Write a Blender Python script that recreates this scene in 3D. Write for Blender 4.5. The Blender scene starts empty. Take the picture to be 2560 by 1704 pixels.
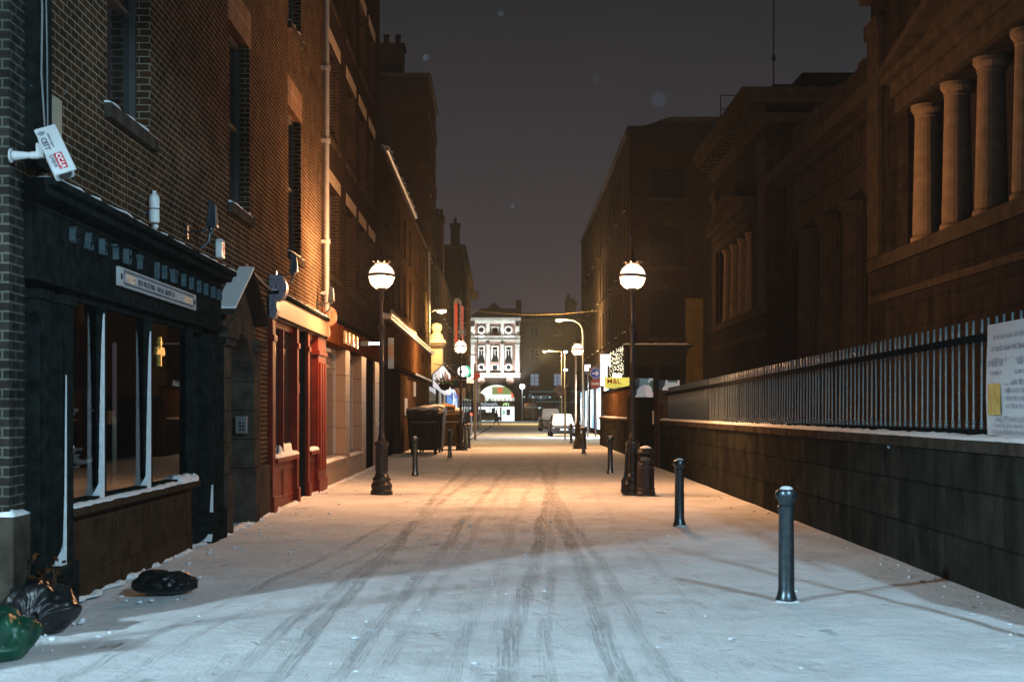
import bpy, bmesh, math, random
from mathutils import Vector, Matrix, noise as mnoise
random.seed(7)
SC = bpy.context.scene
COL = SC.collection
PI = math.pi
rad = math.radians

# ------------------------------------------------------------------ materials
def nt(name):
    m = bpy.data.materials.new(name); m.use_nodes = True
    n = m.node_tree.nodes; b = n["Principled BSDF"]
    return m, n, m.node_tree.links, b

def mat(name, col, rough=.7, metal=0.0, var=.25, scale=6.0, bump=.0, bscale=60.0, spec=.5, emit=None, es=0.0, coat=0.0):
    m, n, l, b = nt(name)
    geo = n.new("ShaderNodeNewGeometry")
    nz = n.new("ShaderNodeTexNoise"); nz.inputs["Scale"].default_value = scale; nz.inputs["Detail"].default_value = 6
    l.new(geo.outputs["Position"], nz.inputs["Vector"])
    r = n.new("ShaderNodeMapRange"); r.inputs["From Min"].default_value = .3; r.inputs["From Max"].default_value = .7
    r.inputs["To Min"].default_value = 1 - var; r.inputs["To Max"].default_value = 1 + var
    l.new(nz.outputs["Fac"], r.inputs["Value"])
    mx = n.new("ShaderNodeVectorMath"); mx.operation = 'SCALE'
    mx.inputs[0].default_value = col[:3]
    l.new(r.outputs["Result"], mx.inputs["Scale"])
    l.new(mx.outputs["Vector"], b.inputs["Base Color"])
    b.inputs["Roughness"].default_value = rough; b.inputs["Metallic"].default_value = metal
    b.inputs["Specular IOR Level"].default_value = spec if rough < .56 else 0.0     # matt masonry, wood and cloth
    b.inputs["Coat Weight"].default_value = coat
    if emit:
        b.inputs["Emission Color"].default_value = (*emit, 1); b.inputs["Emission Strength"].default_value = es
    if bump:
        n2 = n.new("ShaderNodeTexNoise"); n2.inputs["Scale"].default_value = bscale; n2.inputs["Detail"].default_value = 5
        l.new(geo.outputs["Position"], n2.inputs["Vector"])
        bp = n.new("ShaderNodeBump"); bp.inputs["Strength"].default_value = bump; bp.inputs["Distance"].default_value = .02
        l.new(n2.outputs["Fac"], bp.inputs["Height"]); l.new(bp.outputs["Normal"], b.inputs["Normal"])
    return m

def wallmat(name, c1, c2, mortar, bw=.225, rh=.075, ms=.010, rough=.85, bump=.6, dirt=.35, smooth=.1, offs=.5, dist=.012, streak=0.0):
    """courses laid on whichever wall direction the face has"""
    m, n, l, b = nt(name)
    geo = n.new("ShaderNodeNewGeometry")
    sp = n.new("ShaderNodeSeparateXYZ"); l.new(geo.outputs["Position"], sp.inputs[0])
    sn = n.new("ShaderNodeSeparateXYZ"); l.new(geo.outputs["True Normal"], sn.inputs[0])
    ab = n.new("ShaderNodeMath"); ab.operation = 'ABSOLUTE'; l.new(sn.outputs["X"], ab.inputs[0])
    gt = n.new("ShaderNodeMath"); gt.operation = 'GREATER_THAN'; gt.inputs[1].default_value = .6; l.new(ab.outputs[0], gt.inputs[0])
    mu = n.new("ShaderNodeMix"); l.new(gt.outputs[0], mu.inputs[0]); l.new(sp.outputs["X"], mu.inputs[2]); l.new(sp.outputs["Y"], mu.inputs[3])
    # slight waviness of the courses
    wn = n.new("ShaderNodeTexNoise"); wn.inputs["Scale"].default_value = 1.3; l.new(geo.outputs["Position"], wn.inputs["Vector"])
    wm = n.new("ShaderNodeMath"); wm.operation = 'MULTIPLY_ADD'; wm.inputs[1].default_value = .02; l.new(wn.outputs["Fac"], wm.inputs[0]); l.new(sp.outputs["Z"], wm.inputs[2])
    cb = n.new("ShaderNodeCombineXYZ"); l.new(mu.outputs[0], cb.inputs[0]); l.new(wm.outputs[0], cb.inputs[1])
    br = n.new("ShaderNodeTexBrick"); l.new(cb.outputs[0], br.inputs["Vector"])
    br.inputs["Color1"].default_value = (*c1, 1); br.inputs["Color2"].default_value = (*c2, 1); br.inputs["Mortar"].default_value = (*mortar, 1)
    br.inputs["Scale"].default_value = 1; br.inputs["Mortar Size"].default_value = ms; br.inputs["Mortar Smooth"].default_value = smooth
    br.inputs["Brick Width"].default_value = bw; br.inputs["Row Height"].default_value = rh; br.offset = offs
    nz = n.new("ShaderNodeTexNoise"); nz.inputs["Scale"].default_value = 2.2; nz.inputs["Detail"].default_value = 8; nz.inputs["Roughness"].default_value = .65
    l.new(geo.outputs["Position"], nz.inputs["Vector"])
    r = n.new("ShaderNodeMapRange"); r.inputs["From Min"].default_value = .3; r.inputs["From Max"].default_value = .7
    r.inputs["To Min"].default_value = 1 - dirt; r.inputs["To Max"].default_value = 1 + dirt * .6; l.new(nz.outputs["Fac"], r.inputs["Value"])
    mx = n.new("ShaderNodeVectorMath"); mx.operation = 'SCALE'; l.new(br.outputs["Color"], mx.inputs[0]); l.new(r.outputs[0], mx.inputs["Scale"])
    last = mx.outputs[0]
    if streak:                                                    # damp runs and soot down the face
        mp = n.new("ShaderNodeMapping"); mp.inputs["Scale"].default_value = (2.6, 2.6, .22); l.new(geo.outputs["Position"], mp.inputs["Vector"])
        sn_ = n.new("ShaderNodeTexNoise"); sn_.inputs["Scale"].default_value = 1; sn_.inputs["Detail"].default_value = 6; sn_.inputs["Roughness"].default_value = .7; l.new(mp.outputs[0], sn_.inputs["Vector"])
        sr = n.new("ShaderNodeMapRange"); sr.inputs["From Min"].default_value = .35; sr.inputs["From Max"].default_value = .68; sr.inputs["To Min"].default_value = 1 - streak; sr.inputs["To Max"].default_value = 1 + streak * 1.6; l.new(sn_.outputs["Fac"], sr.inputs["Value"])
        m2 = n.new("ShaderNodeVectorMath"); m2.operation = 'SCALE'; l.new(last, m2.inputs[0]); l.new(sr.outputs[0], m2.inputs["Scale"]); last = m2.outputs[0]
    l.new(last, b.inputs["Base Color"]); b.inputs["Roughness"].default_value = rough
    b.inputs["Specular IOR Level"].default_value = 0
    n2 = n.new("ShaderNodeTexNoise"); n2.inputs["Scale"].default_value = 45; n2.inputs["Detail"].default_value = 4; l.new(geo.outputs["Position"], n2.inputs["Vector"])
    h = n.new("ShaderNodeMath"); h.operation = 'MULTIPLY_ADD'; h.inputs[1].default_value = .35; l.new(n2.outputs["Fac"], h.inputs[0])
    iv = n.new("ShaderNodeMath"); iv.operation = 'SUBTRACT'; iv.inputs[0].default_value = 1; l.new(br.outputs["Fac"], iv.inputs[1]); l.new(iv.outputs[0], h.inputs[2])
    bp = n.new("ShaderNodeBump"); bp.inputs["Strength"].default_value = bump; bp.inputs["Distance"].default_value = dist
    l.new(h.outputs[0], bp.inputs["Height"]); l.new(bp.outputs["Normal"], b.inputs["Normal"])
    return m

def emat(name, col, s):
    m, n, l, b = nt(name)
    b.inputs["Base Color"].default_value = (*[min(.8, c) for c in col], 1)
    b.inputs["Emission Color"].default_value = (*col, 1); b.inputs["Emission Strength"].default_value = s
    return m

def patchmat(name, cols, scale, es=0.0, rough=.6, kind='vor'):
    """many coloured things seen small (shelf goods, posters, lit displays)"""
    m, n, l, b = nt(name)
    geo = n.new("ShaderNodeNewGeometry")
    mp = n.new("ShaderNodeMapping"); mp.inputs["Scale"].default_value = scale; l.new(geo.outputs["Position"], mp.inputs["Vector"])
    if kind == 'vor':
        v = n.new("ShaderNodeTexVoronoi"); v.inputs["Scale"].default_value = 1; v.distance = 'CHEBYCHEV'; l.new(mp.outputs[0], v.inputs["Vector"])
        s = n.new("ShaderNodeSeparateColor"); l.new(v.outputs["Color"], s.inputs[0]); fac = s.outputs[0]
    else:
        v = n.new("ShaderNodeTexNoise"); v.inputs["Scale"].default_value = 1; v.inputs["Detail"].default_value = 3; l.new(mp.outputs[0], v.inputs["Vector"]); fac = v.outputs["Fac"]
    cr = n.new("ShaderNodeValToRGB"); l.new(fac, cr.inputs[0])
    if kind == 'vor': cr.color_ramp.interpolation = 'CONSTANT'
    e = cr.color_ramp.elements
    lo, hi = (0, 1) if kind == 'vor' else (.33, .67)
    k = len(cols)
    e[0].position = lo; e[0].color = (*cols[0], 1); e[1].position = lo + (hi - lo) * (k - 1) / (k if kind == 'vor' else k - 1); e[1].color = (*cols[-1], 1)
    for i in range(1, k - 1):
        q = e.new(lo + (hi - lo) * i / (k if kind == 'vor' else k - 1)); q.color = (*cols[i], 1)
    l.new(cr.outputs[0], b.inputs["Base Color"]); b.inputs["Roughness"].default_value = rough
    if es:
        l.new(cr.outputs[0], b.inputs["Emission Color"]); b.inputs["Emission Strength"].default_value = es
    return m

def glassmat(name, tint=(.9, .95, .95), refl=1.0):
    m = bpy.data.materials.new(name); m.use_nodes = True
    n = m.node_tree.nodes; l = m.node_tree.links; n.clear()
    o = n.new("ShaderNodeOutputMaterial"); t = n.new("ShaderNodeBsdfTransparent"); t.inputs[0].default_value = (*tint, 1)
    g = n.new("ShaderNodeBsdfGlossy"); g.inputs["Roughness"].default_value = .015
    f = n.new("ShaderNodeFresnel"); f.inputs["IOR"].default_value = 1.5
    x = n.new("ShaderNodeMixShader"); l.new(f.outputs[0], x.inputs[0]); l.new(t.outputs[0], x.inputs[1]); l.new(g.outputs[0], x.inputs[2])
    l.new(x.outputs[0], o.inputs[0])
    return m

def snowmat(name, col=(.78, .81, .84), bump=.5, scale=18):
    m, n, l, b = nt(name)
    geo = n.new("ShaderNodeNewGeometry")
    a = n.new("ShaderNodeTexNoise"); a.inputs["Scale"].default_value = scale; a.inputs["Detail"].default_value = 8; a.inputs["Roughness"].default_value = .7; l.new(geo.outputs["Position"], a.inputs["Vector"])
    r = n.new("ShaderNodeMapRange"); r.inputs["From Min"].default_value = .3; r.inputs["From Max"].default_value = .7; r.inputs["To Min"].default_value = .82; r.inputs["To Max"].default_value = 1.05
    l.new(a.outputs["Fac"], r.inputs["Value"])
    mx = n.new("ShaderNodeVectorMath"); mx.operation = 'SCALE'; mx.inputs[0].default_value = col; l.new(r.outputs[0], mx.inputs["Scale"]); l.new(mx.outputs[0], b.inputs["Base Color"])
    b.inputs["Roughness"].default_value = .8; b.inputs["Specular IOR Level"].default_value = .2
    bp = n.new("ShaderNodeBump"); bp.inputs["Strength"].default_value = bump; bp.inputs["Distance"].default_value = .03
    l.new(a.outputs["Fac"], bp.inputs["Height"]); l.new(bp.outputs["Normal"], b.inputs["Normal"])
    return m

M = {}
M['brick'] = wallmat('red_brown_brick', (.062, .034, .017), (.034, .021, .012), (.24, .20, .15), ms=.0062, dirt=.45)
M['brick_dimmed'] = wallmat('dimmed_corner_brick', (.030, .027, .022), (.020, .018, .015), (.085, .085, .075), ms=.008, dirt=.6)  # darker copy of the wall brick, weaker lamplight put into its colour
M['brick2'] = wallmat('dark_brick', (.036, .024, .018), (.026, .018, .014), (.07, .06, .05))
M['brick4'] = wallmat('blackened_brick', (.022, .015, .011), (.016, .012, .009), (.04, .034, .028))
M['brick3'] = wallmat('yellow_brick', (.056, .036, .018), (.034, .022, .012), (.07, .055, .036))
M['lintel_brick'] = wallmat('soldier_brick', (.20, .11, .06), (.16, .09, .05), (.30, .26, .22), bw=.075, rh=.5, offs=0)
M['granite'] = wallmat('granite_block_wall', (.030, .031, .025), (.021, .022, .018), (.014, .014, .012), bw=1.15, rh=.47, ms=.012, bump=.9, dirt=.5, streak=.28)
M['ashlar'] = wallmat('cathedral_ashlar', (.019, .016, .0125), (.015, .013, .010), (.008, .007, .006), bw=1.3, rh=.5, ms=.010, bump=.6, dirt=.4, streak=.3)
M['stone'] = mat('pale_stone', (.034, .028, .020), .85, var=.3, scale=3, bump=.3)
M['stone_dark'] = mat('weathered_stone', (.055, .046, .036), .85, var=.45, scale=4, bump=.4, bscale=40)
M['granite_pol'] = mat('speckled_granite', (.20, .13, .08), .45, var=.5, scale=90)
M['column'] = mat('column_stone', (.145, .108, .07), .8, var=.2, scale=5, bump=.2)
M['lintel'] = mat('concrete_lintel', (.40, .33, .24), .85, var=.25, scale=9, bump=.3)
M['black_paint'] = mat('black_gloss_paint', (.085, .11, .125), .33, metal=.9, var=.25, scale=20)
M['lamp_iron'] = mat('painted_cast_iron', (.016, .014, .014), .38, var=.35, scale=14, bump=.15, bscale=40, spec=.35)
M['dark_wood'] = mat('dark_green_woodwork', (.012, .015, .014), .62, var=.5, scale=9, bump=.12, spec=.08)
M['brown_wood'] = mat('brown_panel_woodwork', (.052, .030, .017), .6, var=.35, scale=5, bump=.12, spec=.12)
M['red_wood'] = mat('red_painted_woodwork', (.11, .013, .005), .5, var=.3, scale=4, bump=.1, spec=.12)
M['cream'] = mat('cream_fascia_paint', (.22, .165, .11), .55, var=.12, scale=3)
M['hoarding'] = mat('stained_plywood', (.08, .046, .023), .7, var=.5, scale=2.5, bump=.2)
M['door_teal'] = mat('peeling_teal_paint', (.05, .12, .13), .5, var=.9, scale=12, bump=.4, bscale=20)
M['metal'] = mat('galvanised_metal', (.22, .22, .23), .4, metal=.8, var=.2, scale=12)
M['pole'] = mat('grey_painted_steel', (.24, .245, .25), .45, var=.15, scale=8)
M['white'] = mat('white_plastic', (.72, .74, .74), .45, var=.08, scale=8)
M['sign_white'] = mat('weathered_white_board', (.42, .44, .45), .6, var=.1)
M['crown_iron'] = mat('dark_crown_iron', (.006, .005, .005), .5, spec=.1)
M['poster_paper'] = mat('poster_paper', (.66, .67, .70), .6, var=.05)
M['dim_pane'] = mat('unlit_pane', (.006, .007, .007), .5, spec=.08)
M['ink'] = mat('dark_ink', (.03, .035, .05), .6, var=.1)
M['ink_soft'] = mat('faded_ink', (.22, .23, .30), .6, var=.2)
M['red_ink'] = mat('red_label', (.35, .03, .05), .5, var=.15)
M['gold'] = mat('gold_leaf', (.85, .52, .10), .35, metal=.6, var=.1)
M['letter'] = mat('steel_lettering', (.065, .095, .105), .6, metal=0, var=.3, scale=14)
M['pane'] = mat('dark_window_glass', (.012, .014, .015), .06, var=.1, spec=.6)
M['frame'] = mat('dark_window_frame', (.05, .05, .048), .5, var=.2)
M['frame_light'] = mat('pale_window_frame', (.35, .35, .33), .5, var=.2)
M['dark'] = mat('dark_interior', (.015, .014, .013), .9, var=.2)
M['shelf'] = mat('shop_display_cloth', (.022, .014, .009), .8, var=.3, scale=5)
M['glass'] = glassmat('shop_glass')
M['roof'] = mat('slate_roof', (.05, .05, .055), .7, var=.3, scale=3, bump=.3)
M['render_olive'] = mat('olive_render', (.13, .10, .035), .85, var=.25, scale=2.5, bump=.2)
M['railing'] = mat('railing_paint', (.075, .105, .115), .38, var=.3, scale=25, bump=.1, spec=.6)
M['rail_dark'] = mat('dark_railing_paint', (.012, .014, .015), .6, var=.3, scale=15, spec=.15)
M['bag'] = mat('black_bin_bag', (.006, .007, .008), .36, var=.3, scale=10, bump=.3, bscale=14, spec=.3)
M['bag_green'] = mat('green_plastic_sack', (.004, .065, .034), .42, var=.5, scale=6, bump=.25, bscale=10)
M['bin'] = mat('scuffed_bin_plastic', (.014, .014, .010), .45, var=.6, scale=5, bump=.2, spec=.15)
M['bin_lit'] = mat('scuffed_bin_lamplit', (.07, .05, .02), .45, var=.6, scale=5, bump=.2, spec=.2)  # lit copy of the bin plastic, warm lamplight put into the colour
M['snow'] = snowmat('snow_on_ledges')
M['leaf'] = mat('dry_leaves', (.10, .04, .015), .7, var=.5, scale=12, bump=.4)
M['car_paint'] = mat('dark_car_paint', (.03, .03, .035), .25, var=.1, coat=.6)
M['car_paint2'] = mat('brown_car_paint', (.07, .06, .05), .28, var=.1, coat=.6)
M['tyre'] = mat('tyre_rubber', (.02, .02, .02), .9, var=.2)
M['headlight'] = mat('headlight_glass', (.5, .5, .5), .1, metal=.5, var=.1)
M['cloth'] = mat('dark_coat_cloth', (.02, .02, .024), .9, var=.3)
M['skin'] = mat('skin', (.45, .28, .2), .6, var=.1)
M['sign_blue'] = mat('blue_sign_face', (.01, .05, .42), .4, var=.08)
M['sign_red'] = mat('red_sign_face', (.32, .02, .02), .4, var=.08)
M['sign_back'] = mat('brown_sign_back', (.20, .12, .09), .5, var=.15)
M['poster_pic'] = patchmat('poster_picture', [(.10, .06, .02), (.35, .27, .06), (.45, .40, .10), (.55, .50, .33)], (9, 9, 4), kind='noise')
# ------------------------------------------------------------------ geometry helpers
class MB:
    """collects shapes, links them as ONE mesh object; xf turns the given coordinates into the thing's own"""
    def __init__(s, xf=None): s.v = []; s.f = []; s.xf = xf or (lambda a, b, c: (a, b, c))
    def P(s, p): s.v.append(s.xf(*p)); return len(s.v) - 1
    def quad(s, a, b, c, d): s.f.append([s.P(a), s.P(b), s.P(c), s.P(d)]); return s
    def poly(s, pts): s.f.append([s.P(p) for p in pts]); return s
    def hexa(s, p):
        i = [s.P(q) for q in p]
        for f in ((0, 3, 2, 1), (4, 5, 6, 7), (0, 1, 5, 4), (1, 2, 6, 5), (2, 3, 7, 6), (3, 0, 4, 7)): s.f.append([i[k] for k in f])
        return s
    def box(s, a0, a1, b0, b1, c0, c1):
        return s.hexa([(a0, b0, c0), (a1, b0, c0), (a1, b1, c0), (a0, b1, c0), (a0, b0, c1), (a1, b0, c1), (a1, b1, c1), (a0, b1, c1)])
    def prism(s, pts, ax, lo, hi):
        """pts: outline in the two other axes (in axis order), extruded along axis ax"""
        def mk(p, t):
            q = list(p); q.insert(ax, t); return tuple(q)
        A = [s.P(mk(p, lo)) for p in pts]; B = [s.P(mk(p, hi)) for p in pts]; n = len(pts)
        s.f.append(A[::-1]); s.f.append(B)
        for i in range(n): s.f.append([A[i], A[(i + 1) % n], B[(i + 1) % n], B[i]])
        return s
    def lathe(s, prof, x=0, y=0, n=16, z=0, flute=0.0):
        R = []
        for (r, h) in prof:
            if r < 1e-5: R.append([s.P((x, y, z + h))])
            else: R.append([s.P((x + r * (1 - flute * (k % 2)) * math.cos(2 * PI * k / n), y + r * (1 - flute * (k % 2)) * math.sin(2 * PI * k / n), z + h)) for k in range(n)])
        for A, B in zip(R, R[1:]):
            for k in range(n):
                q = [A[k % len(A)], A[(k + 1) % len(A)], B[(k + 1) % len(B)], B[k % len(B)]]
                q2 = []
                for t in q:
                    if t not in q2: q2.append(t)
                if len(q2) > 2: s.f.append(q2)
        if len(R[0]) > 1: s.f.append(R[0][::-1])
        if len(R[-1]) > 1: s.f.append(R[-1])
        return s
    def tube(s, pts, r, n=8):
        pts = [Vector(p) for p in pts]; R = []
        for i, p in enumerate(pts):
            t = (pts[min(i + 1, len(pts) - 1)] - pts[max(i - 1, 0)]).normalized()
            u = t.cross(Vector((0, 0, 1)) if abs(t.z) < .9 else Vector((1, 0, 0))).normalized(); w = t.cross(u)
            rr = r[i] if isinstance(r, (list, tuple)) else r
            R.append([s.P(tuple(p + (u * math.cos(2 * PI * k / n) + w * math.sin(2 * PI * k / n)) * rr)) for k in range(n)])
        for A, B in zip(R, R[1:]):
            for k in range(n): s.f.append([A[k], A[(k + 1) % n], B[(k + 1) % n], B[k]])
        s.f.append(R[0][::-1]); s.f.append(R[-1])
        return s
    def ball(s, c, r, n=16, m=10, sc=(1, 1, 1), jit=0.0):
        R = []
        for j in range(m + 1):
            th = PI * j / m
            k0 = 1 if j in (0, m) else n
            ring = []
            for k in range(k0):
                ph = 2 * PI * k / n
                d = Vector((math.sin(th) * math.cos(ph), math.sin(th) * math.sin(ph), math.cos(th)))
                rr = r * (1 + (jit * mnoise.noise(d * 1.7 + Vector(c) * 3.1) if jit else 0))
                ring.append(s.P((c[0] + d.x * rr * sc[0], c[1] + d.y * rr * sc[1], c[2] + d.z * rr * sc[2])))
            R.append(ring)
        for A, B in zip(R, R[1:]):
            for k in range(n):
                q = []
                for t in (A[k % len(A)], A[(k + 1) % len(A)], B[(k + 1) % len(B)], B[k % len(B)]):
                    if t not in q: q.append(t)
                if len(q) > 2: s.f.append(q)
        return s
    def disc(s, c, r, ax, lo, hi, n=28, sx=1.0):
        q = [i for i in range(3) if i != ax]
        return s.prism([(c[q[0]] + r * sx * math.cos(2 * PI * k / n), c[q[1]] + r * math.sin(2 * PI * k / n)) for k in range(n)], ax, lo, hi)
    def ring(s, c, r0, r1, ax, lo, hi, n=28, a0=0, a1=2 * PI):
        q = [i for i in range(3) if i != ax]
        full = abs(a1 - a0 - 2 * PI) < 1e-3
        for k in range(n):
            t0 = a0 + (a1 - a0) * k / n; t1 = a0 + (a1 - a0) * (k + 1) / n
            pts = [(c[q[0]] + r * math.cos(t), c[q[1]] + r * math.sin(t)) for r, t in ((r0, t0), (r1, t0), (r1, t1), (r0, t1))]
            s.prism(pts, ax, lo, hi)
        return s
    def lumps(s, a0, a1, b0, b1, z, th, step=.06, seed=0.0, amp=.6, ragged=.25):
        """a strip of settled snow: uneven top, ragged front (the b0 side)"""
        n = max(2, int((a1 - a0) / step)); k = 3
        rows = []
        for i in range(n + 1):
            a = a0 + (a1 - a0) * i / n
            fr = (b1 - b0) * ragged * (mnoise.noise(Vector((a * 4.1, seed, 1.3))) + .4)
            row = []
            for j in range(k + 1):
                t = j / k; b = b0 + (b1 - b0) * t + (1 - t) * fr
                h = th * (1 + amp * mnoise.noise(Vector((a * 5.3, t * 2 + seed, 7.7)))) * (.45 if j == 0 else 1) * (.4 if i in (0, n) else 1)
                row.append((s.P((a, b, z + max(h, .004))), s.P((a, b, z))))
            rows.append(row)
        for A, B in zip(rows, rows[1:]):
            for j in range(k): s.f.append([A[j][0], B[j][0], B[j + 1][0], A[j + 1][0]])
            s.f.append([A[0][1], B[0][1], B[0][0], A[0][0]]); s.f.append([A[k][0], B[k][0], B[k][1], A[k][1]])
        for row in (rows[0], rows[-1]):
            for j in range(k): s.f.append([row[j][0], row[j + 1][0], row[j + 1][1], row[j][1]])
        return s
    def text(s, body, size, mp, ext=.01, align='LEFT', sx=1.0, bold=0.0):
        """letters of the built-in font; mp(x, y, z) places a point of the flat text"""
        c = bpy.data.curves.new('t', 'FONT'); c.body = body; c.size = size; c.extrude = ext; c.align_x = align; c.resolution_u = 2; c.offset = bold
        o = bpy.data.objects.new('t', c); COL.objects.link(o)
        dg = bpy.context.evaluated_depsgraph_get(); me = bpy.data.meshes.new_from_object(o.evaluated_get(dg))
        b = len(s.v)
        for v in me.vertices: s.P(mp(v.co.x * sx, v.co.y, v.co.z))
        for p in me.polygons: s.f.append([b + i for i in p.vertices])
        bpy.data.objects.remove(o); bpy.data.meshes.remove(me); bpy.data.curves.remove(c)
        return s
    def build(s, name, m, parent=None, smooth=False, bevel=0.0, loc=None, label=None, seg=2):
        me = bpy.data.meshes.new(name); me.from_pydata(s.v, [], s.f)
        bm = bmesh.new(); bm.from_mesh(me); bmesh.ops.recalc_face_normals(bm, faces=bm.faces); bm.to_mesh(me); bm.free()
        me.materials.append(M[m] if isinstance(m, str) else m)
        if smooth:
            for p in me.polygons: p.use_smooth = True
        o = bpy.data.objects.new(name, me); COL.objects.link(o)
        if parent: o.parent = parent
        if loc: o.location = loc
        if bevel:
            b = o.modifiers.new('bevel', 'BEVEL'); b.width = bevel; b.segments = seg; b.limit_method = 'ANGLE'; b.angle_limit = rad(40)
        if label: o['label'] = label
        return o

def tag(o, label, cat, group=None, kind=None):
    if label: o['label'] = label
    if cat: o['category'] = cat
    if group: o['group'] = group
    if kind: o['kind'] = kind
    return o
def thing(name, label, cat, loc=(0, 0, 0), rz=0.0, group=None, rot=None):
    o = bpy.data.objects.new(name, None); COL.objects.link(o)
    o.location = loc; o.rotation_euler = rot or (0, 0, rz); o.empty_display_size = .2
    return tag(o, label, cat, group)
def copy_tree(o, parent=None, label=None, loc=None, rz=None, drop=()):
    c = o.copy(); COL.objects.link(c); c.parent = parent
    if label: c['label'] = label
    if loc: c.location = loc
    if rz is not None: c.rotation_euler = (0, 0, rz)
    for ch in list(o.children):
        if ch.name.split('.')[0] not in drop: copy_tree(ch, c)
    return c

# left terrace: u runs along the street, d into the building (negative: out over the street)
def LX(u): return -3.792 - .009 * u
def left_thing(name, label, cat, u0, group=None):
    return thing(name, label, cat, (LX(u0), u0, 0), math.atan(.009), group)
def lxf(u0): return lambda u, d, z: (-d, u - u0, z)
def rxf(u0, X=0.0): return lambda u, d, z: (d, u - u0, z)

class Bld:
    """a building with its street front at d = 0; parts are built in (u, d, z)"""
    def __init__(s, root, xf): s.r = root; s.xf = xf
    def mb(s): return MB(s.xf)
    def part(s, name, m, fn, parent=None, **k):
        b = s.mb(); fn(b); return b.build(name, m, parent or s.r, **k)
    def wall(s, m, u0, u1, z0, z1, holes, reveal=.22, depth=9.0, name='wall', d0=0.0, sides=True):
        us = sorted({u0, u1, *[h[0] for h in holes], *[h[1] for h in holes]}); zs = sorted({z0, z1, *[h[2] for h in holes], *[h[3] for h in holes]})
        us = [u for u in us if u0 <= u <= u1]; zs = [z for z in zs if z0 <= z <= z1]
        b = s.mb()
        for ua, ub in zip(us, us[1:]):
            for za, zb in zip(zs, zs[1:]):
                cu, cz = (ua + ub) / 2, (za + zb) / 2
                if any(h[0] < cu < h[1] and h[2] < cz < h[3] for h in holes): continue
                b.quad((ua, d0, za), (ub, d0, za), (ub, d0, zb), (ua, d0, zb))
        for h in holes:
            a, c, e, g = h[:4]; r = d0 + reveal
            b.quad((a, d0, e), (a, r, e), (a, r, g), (a, d0, g)).quad((c, d0, e), (c, r, e), (c, r, g), (c, d0, g))
            b.quad((a, d0, e), (c, d0, e), (c, r, e), (a, r, e)).quad((a, d0, g), (c, d0, g), (c, r, g), (a, r, g))
        if sides:
            D = d0 + depth
            b.quad((u0, d0, z0), (u0, D, z0), (u0, D, z1), (u0, d0, z1)).quad((u1, d0, z0), (u1, D, z0), (u1, D, z1), (u1, d0, z1))
            b.quad((u0, d0, z1), (u1, d0, z1), (u1, D, z1), (u0, D, z1)).quad((u0, D, z0), (u1, D, z0), (u1, D, z1), (u0, D, z1))
        o = b.build(name, m, s.r)
        return o
    def window(s, u0, u1, z0, z1, d=.2, frame='frame', nx=1, nz=2, sill='stone_dark', snow=True, t=.045, proud=.07, pane='pane'):
        b = s.mb()
        b.box(u0, u0 + t * 1.5, d - .05, d + .03, z0, z1).box(u1 - t * 1.5, u1, d - .05, d + .03, z0, z1)
        b.box(u0 + t * 1.5, u1 - t * 1.5, d - .05, d + .03, z0, z0 + t * 1.6).box(u0 + t * 1.5, u1 - t * 1.5, d - .05, d + .03, z1 - t * 1.6, z1)
        for i in range(1, nx): x = u0 + (u1 - u0) * i / nx; b.box(x - t / 2, x + t / 2, d - .03, d + .02, z0 + t * 1.6, z1 - t * 1.6)
        for i in range(1, nz):
            z = z0 + (z1 - z0) * i / nz
            xs = [u0 + t * 1.5] + [u0 + (u1 - u0) * k / nx for k in range(1, nx)] + [u1 - t * 1.5]
            for k in range(nx): b.box(xs[k] + (t / 2 if k else 0), xs[k + 1] - (t / 2 if k < nx - 1 else 0), d - .035, d + .02, z - t / 2, z + t / 2)
        w = b.build('window', frame, s.r)
        s.part('pane', pane, lambda q: q.quad((u0, d + .012, z0), (u1, d + .012, z0), (u1, d + .012, z1), (u0, d + .012, z1)), w)
        if sill:
            s.part('sill', sill, lambda q: q.box(u0 - .1, u1 + .1, -proud, d - .06, z0 - .14, z0 - .003), w)
            if snow: s.part('sill_snow', 'snow', lambda q: q.lumps(u0 - .1, u1 + .1, -proud - .01, d - .07, z0 - .003, .05, step=.15, seed=u0), w, smooth=True)
        return w

# ------------------------------------------------------------------ camera, sky, fill of the overcast night
cam = bpy.data.cameras.new('camera'); cam.lens = 50; cam.sensor_width = 36; cam.sensor_fit = 'HORIZONTAL'
cam.shift_y = 160 / 2356; cam.clip_end = 2000; cam.clip_start = .1
cam.dof.use_dof = True; cam.dof.focus_distance = 30; cam.dof.aperture_fstop = 4.0
co = bpy.data.objects.new('camera', cam); COL.objects.link(co); co.location = (0, 0, 1.7); co.rotation_euler = (rad(90), 0, 0)
SC.camera = co

w = bpy.data.worlds.new('World'); SC.world = w; w.use_nodes = True
n = w.node_tree.nodes; l = w.node_tree.links; bg = n['Background']
tc = n.new('ShaderNodeTexCoord'); sp = n.new('ShaderNodeSeparateXYZ'); l.new(tc.outputs['Generated'], sp.inputs[0])
cr = n.new('ShaderNodeValToRGB'); l.new(sp.outputs['Z'], cr.inputs[0])
e = cr.color_ramp.elements
e[0].position = 0; e[0].color = (.043, .037, .046, 1); e[1].position = 1; e[1].color = (.035, .036, .035, 1)
for p, c in ((.10, (.045, .039, .046, 1)), (.20, (.034, .031, .036, 1)), (.29, (.021, .022, .022, 1))):
    q = e.new(p); q.color = c
nz = n.new('ShaderNodeTexNoise'); nz.inputs['Scale'].default_value = 3; nz.inputs['Detail'].default_value = 5; l.new(tc.outputs['Generated'], nz.inputs['Vector'])
mr = n.new('ShaderNodeMapRange'); mr.inputs['To Min'].default_value = .85; mr.inputs['To Max'].default_value = 1.15; l.new(nz.outputs['Fac'], mr.inputs['Value'])
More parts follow.
